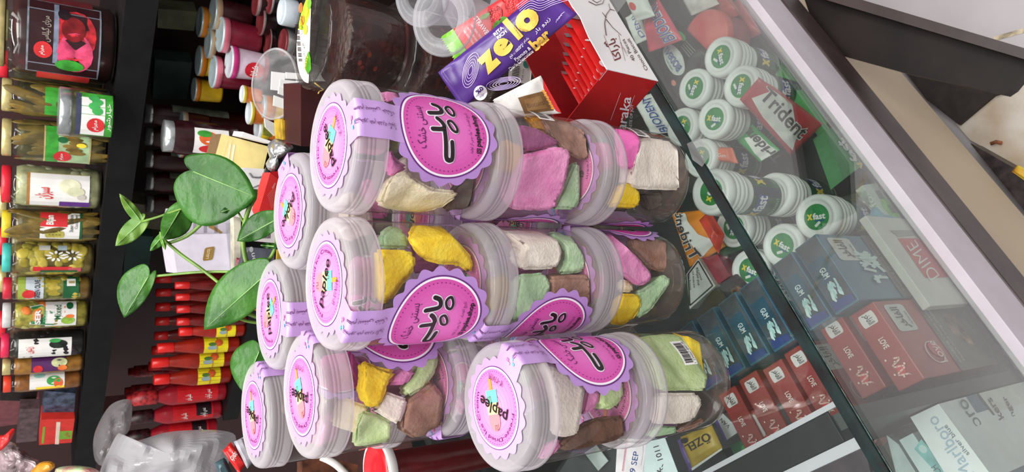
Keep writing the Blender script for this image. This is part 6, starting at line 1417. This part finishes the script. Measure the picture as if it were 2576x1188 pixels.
for pts, d0, d1, r in [([(356, 558), (400, 545), (455, 526), (490, 519)], .70, .67, 3), ([(424, 612), (470, 594), (510, 560), (538, 527)], .68, .67, 4.5), ([(412, 603), (455, 640), (500, 672), (536, 700), (560, 720)], .68, .66, 4), ([(370, 697), (440, 690), (500, 685), (560, 684), (640, 686), (690, 700)], .685, .655, 3.4),
                       ([(642, 476), (640, 500), (628, 520), (616, 560), (611, 600), (616, 645), (632, 690), (660, 720), (700, 735)], .655, .66, 6), ([(690, 556), (697, 590), (690, 630), (668, 665), (640, 690)], .63, .655, 4.5), ([(600, 535), (612, 560), (614, 580)], .655, .66, 2.5),
                       ([(590, 797), (620, 808), (660, 814), (700, 818)], .665, .68, 4), ([(605, 782), (640, 796), (672, 806), (700, 810)], .668, .68, 5), ([(634, 755), (650, 772), (668, 790)], .67, .68, 3), ([(652, 745), (655, 770), (672, 800)], .672, .68, 2.4), ([(655, 880), (690, 862), (720, 850)], .66, .68, 3.5)]:
    stem(pts, d0, d1, r)

# ------------------------------------------------------------------ plastic bag and odds and ends at the far left
BAG = MILKY((196, 194, 198), .62, .12, key='bag_film')
blob('plastic_bag', [(250, 1200), (280, 1120), (300, 1090), (318, 1110), (350, 1108), (420, 1088), (500, 1082), (560, 1084), (592, 1096), (588, 1130), (568, 1180), (540, 1230), (400, 1250), (290, 1240)], 1.02, .07, BAG, 'large crumpled silvery translucent plastic bag at the end of the lower shelf', 'plastic bag', 12, .022, 22, None, 3)
blob('plastic_film', [(236, 1100), (262, 1040), (290, 1012), (330, 1010), (326, 1080), (300, 1110), (270, 1170), (240, 1160)], 1.45, .03, MILKY((150, 146, 148), .5, .15, key='film_grey'), 'grey plastic film hanging behind the silvery bag', 'plastic film', 8, .015, 20)
blob('snack_bag', [(-20, 1135), (10, 1110), (40, 1118), (80, 1150), (110, 1170), (90, 1210), (-20, 1215)], 1.05, .03, M((146, 126, 130), .2, var=.3, vscale=60), 'clear bag of mauve sweets in the far corner', 'snack bag', 7, .008, 50)
blob('red_ribbon', [(-15, 1100), (10, 1095), (32, 1078), (36, 1088), (20, 1118), (0, 1136), (-15, 1140)], 1.0, .008, M((214, 34, 34), .3), 'red tied top of the bag of mauve sweets', 'ribbon', 4)
blob('orange_wrapper', [(74, 1195), (100, 1165), (130, 1162), (138, 1175), (110, 1195)], .98, .01, M((206, 140, 30), .3, var=.1), 'orange folded wrapper near the frame corner', 'wrapper', 4)
blob('candy_bag', [(140, 1180), (190, 1172), (240, 1180), (252, 1200), (150, 1205)], .98, .02, M((190, 110, 120), .3, var=.4, vscale=60, c2=(170, 220, 160)), 'pink and green sweet bag at the frame edge', 'snack bag', 5)
packet([(-6, 1005), (98, 1000), (92, 1060), (-6, 1075)], .30, .02, M((120, 64, 70), .4, var=.08), 'dull pink box against the back wall on the upper shelf')
slabv('pink_board', [(236, 1000), (330, 992), (326, 1060), (240, 1080)], 1.80, .02, M((120, 60, 66), .5, var=.08), 'dull red board behind the end of the shelf', 'board')
for i, (q, c, lab, t_) in enumerate([([(560, 1135), (580, 1112), (622, 1165), (600, 1192)], (206, 36, 34), 'red wrapper with white lettering between the bag and the back-row jar', 'chips'), ([(588, 1112), (612, 1100), (640, 1160), (622, 1180)], (170, 168, 176), 'clear crinkled wrapper beside the back-row jar', ''), ([(540, 1165), (566, 1150), (588, 1200), (552, 1200)], (60, 84, 92), 'dark teal wrapper under the silvery bag', '')]):
    cx = sum(a for a, b in q)/4; cy = sum(b for a, b in q)/4; pl = vert(cx, cy, .86, .3)
    mb = MB(); f = pillow(mb, q, pl, .014, M(c, .2, var=.15, vscale=60), 12, 8, .05, .003)
    if t_: tx(mb, f, t_, .2, .3, .85, .6, OFFW, .001)
    mb.build('wrapper', None, lab, 'wrapper', 'wrappers beside the plastic bag')
# red-lidded tub with white rim and things behind the two-jar stack
pc = atd(946, 1190, .74); o = thing('plastic_tub', 'white-rimmed plastic tub with a red lid, half hidden behind the two-jar stack', 'tub', (pc.x, pc.y, .0005)); Tm = Matrix.Translation((pc.x, pc.y, .0005)); h = pc.z
mb = MB(); mb.lathe([(0, 0), (.018, 0), (.020, h-.02), (.030, h-.008)], M((120, 22, 28), .35), Tm, 36); mb.build('tub_body', o)
mb = MB(); mb.lathe([(.031, h-.012), (.0345, h-.010), (.0345, h-.002), (.033, h), (.0315, h-.001)], OFFW, Tm, 40); mb.build('white_rim', o)
mb = MB(); mb.lathe([(.0315, h-.002), (.029, h+.001), (.026, h+.001), (.022, h-.002), (.008, h-.0015), (0, h)], M((214, 34, 44), .25, var=.04), Tm, 36); mb.build('red_lid', o)
slabv('red_board', [(1000, 1130), (1160, 1118), (1160, 1215), (990, 1215)], .96, .02, M((132, 22, 26), .45, var=.08), 'dark red folder standing behind the two-jar stack', 'folder')
slabv('clear_stand', [(1098, 1120), (1106, 1119), (1130, 1215), (1122, 1215)], .90, .004, M((150, 140, 140), .3), 'thin grey frame edge in front of the dark red folder', 'frame')
slabv('dark_bag', [(1120, 1150), (1180, 1120), (1240, 1150), (1300, 1200), (1130, 1215)], .88, .02, M((44, 52, 48), .3, var=.3, vscale=30), 'dark greenish bag behind the nearest jar', 'bag')
mb = MB(); mb.tube([atd(x, y, .84) for x, y in smooth([(808, 1150), (830, 1160), (852, 1175), (880, 1205)], False, 6.0)], .0045, M((214, 208, 204), .4), 10); mb.build('white_cable', None, 'thick white cable curving behind the stack by the silvery bag', 'cable')
slabv('brown_bag', [(760, 1160), (810, 1150), (900, 1170), (900, 1215), (760, 1215)], .90, .02, M((92, 52, 34), .4, var=.4, vscale=50), 'brown bag behind the white cable', 'bag')
mb = MB()
for x, y in ((1640, 1188),): pass
# pen and dark goods under the glass at the frame edge
for q, z, c, lab in [([(1400, 1200), (1440, 1135), (1550, 1105), (1560, 1200)], -.10, (44, 48, 52), 'dark box under the glass at the frame edge'), ([(1470, 1140), (1500, 1120), (1530, 1160), (1505, 1185)], -.095, (170, 176, 176), 'pale torn label lying on the dark box')]:
    mb = MB(); slab(mb, q, HOR(z), .03 if c[0] < 100 else .001, M(c, .4, var=.2, vscale=20)); mb.build('dark_box' if c[0] < 100 else 'torn_label', None, lab, 'box' if c[0] < 100 else 'label', G)

# ------------------------------------------------------------------ floor corner: wooden board, carton, bag
PK = M((58, 45, 44), .42, var=.18, vscale=16); PKD = M((30, 22, 20), .5, var=.25, vscale=12, spec=.25)  # one wood: PK is a lighter tone for the light on the board's edge
zb = -.503
def infront(pts, z):
    out = []
    for x, y in pts:
        p = onz(x, y, z); n_ = (p-C0).dot(CN)
        out.append(p if n_ > .006 else p+CN*(.006-n_))
    return out
def slabp(mb, P, th, m):
    a = sum((P[i].cross(P[(i+1) % len(P)])).dot(ZUP) for i in range(len(P)))
    if a < 0: P = P[::-1]
    mb.prism(P, Vector((0, 0, -th)), m)
mb = MB(); slabp(mb, infront([(2010, -40), (2070, -3), (2600, 152), (2600, 160), (2545, 225), (2526, 238), (2287, 186), (2100, 146), (2040, 60)], zb), .02, PKD); mb.build('step_board', None, 'dark brown wooden board below the counter front', 'board')
mb = MB(); slabp(mb, infront([(2060, -40), (2160, -3), (2620, 134), (2620, 162), (2072, -2), (2020, -30)], zb+.022), .02, PK); mb.build('board_edge', None, 'lighter wooden edge strip of the board below the counter', 'board')
mb = MB(); slabp(mb, [onz(x, y, FZ+.02) for x, y in ((2262, 160), (2560, 222), (2500, 240), (2412, 314), (2330, 250))], .019, M((40, 30, 28), .6, var=.15)); mb.build('floor_shade', None, 'thin dark slab on the floor standing for shade under the counter', 'board')  # slab coloured dark to stand for the shade at the counter's toe
mb = MB(); slab(mb, [(2440, 360), (2600, 450), (2600, 560), (2545, 490)], HOR(FZ+.06), .05, M((52, 40, 42), .4, var=.4, vscale=60)); mb.build('dark_cardboard', None, 'dark worn cardboard on the floor beside the cream panel', 'cardboard')
cd_ = M((222, 214, 204), .5, var=.14, vscale=14, c2=(190, 170, 144))
mb = MB(); slab(mb, [(2405, 312), (2500, 240), (2600, 200), (2600, 440), (2560, 420), (2440, 352)], HOR(FZ+.01), .008, cd_); mb.build('floor_tile', None, 'stained whitish floor tile beside the dark floor shade', 'tile')
blob('carrier_bag', [(2500, 395), (2530, 350), (2590, 330), (2610, 420), (2590, 460), (2545, 430)], 1.22, .03, MILKY((226, 222, 226), .55, .15), 'white carrier bag on the floor at the frame edge', 'plastic bag', 6, .01, 30)
mb = MB(); pillow(mb, [(2545, 432), (2560, 415), (2610, 440), (2600, 470)], HOR(FZ+.08), .01, M((230, 140, 60), .35, var=.3, vscale=30, c2=(236, 206, 70))); mb.build('wrapper', None, 'orange and yellow wrapper poking from the carrier bag', 'wrapper')
mb = MB(); mb.tube([Vector(onz(x, y, FZ+.016)) for x, y in ((2492, 362), (2505, 357), (2520, 360))], .003, M((150, 90, 50), .6, var=.3), 6); mb.build('twig', None, 'small brown twig on the stained tile', 'twig')
mb = MB()
for a, b in (((2500, 98), (2600, 70)),):
    P, Q = onz(*a, FZ+.0008), onz(*b, FZ+.0008); d = (Q-P).normalized(); w = Vector((-d.y, d.x, 0))*.004
    mb.add([P-w, P+w, Q+d*.6+w, Q+d*.6-w], [(0, 1, 2, 3)], M((190, 176, 150), .7, var=.3, vscale=60))
mb.build('trim_1', kind='structure')

# ------------------------------------------------------------------ slim tube lamps on the ceiling (they mirror in the glass)
LAMP = M((255, 250, 242), .5, var=0, emit=22.0)
for i, ((x0, y0), (x1, y1), ds) in enumerate([((-.065, 1.82), (-.06, 1.62), 'first'), ((-.125, 1.70), (-.12, 1.61), 'second'), ((-.20, 1.78), (-.19, 1.54), 'third'), ((-.44, 1.70), (-.42, 1.57), 'fourth'), ((-.475, 1.57), (-.465, 1.49), 'fifth'), ((-.64, 1.64), (-.59, 1.44), 'sixth'), ((.22, 2.96), (.24, 2.75), 'seventh'), ((-.1, 2.45), (-.09, 2.2), 'eighth')]):
    P, Q = Vector((x0, y0, 1.9)), Vector((x1, y1, 1.9))
    o = thing('tube_lamp', 'slim white tube lamp on the ceiling, %s from the counter' % ds, 'lamp', tuple((P+Q)/2), 0, 'tube lamps on the ceiling')
    mb = MB(); mb.tube([P, Q], .011, LAMP, 12); mb.build('tube', o)
    d = (Q-P).normalized(); w = d.cross(ZUP)*.018; mb = MB(); mb.box(P-w-d*.01+ZUP*.012, w*2, d*((Q-P).length+.02), ZUP*.02, WPAP); mb.build('housing', o)

# goods stay inside the case: above its floor and behind its pane
for ob in list(COL.objects):
    if ob.get('group') in (G, 'tobacco boxes standing in rows') and ob.type == 'MESH':
        for v in ob.data.vertices:
            p = v.co+ob.location
            n_ = (p-C0).dot(CN)
            if n_ > -.0005: p = p-CN*(n_+.0005)
            if ob.name.startswith('cigarette_pack'):
                s_ = (p-C0).dot(CT)
                if s_ > .0325: p = p-CT*(s_-.0325)
            p.z = max(p.z, CZ+.0005); v.co = p-ob.location
    elif ob.type == 'MESH' and ob.parent is None and ob.name.split('.')[0] in ('red_board', 'dark_bag', 'clear_stand', 'brown_bag', 'gift_box', 'white_box', 'brown_carton', 'grey_packet', 'wrapper', 'card_stand', 'picture_card', 'red_box', 'gold_box'):
        if ob.location.z > -.3:
            for v in ob.data.vertices:                       # set down on the counter top
                if v.co.z+ob.location.z < .0006: v.co.z = .0006-ob.location.z
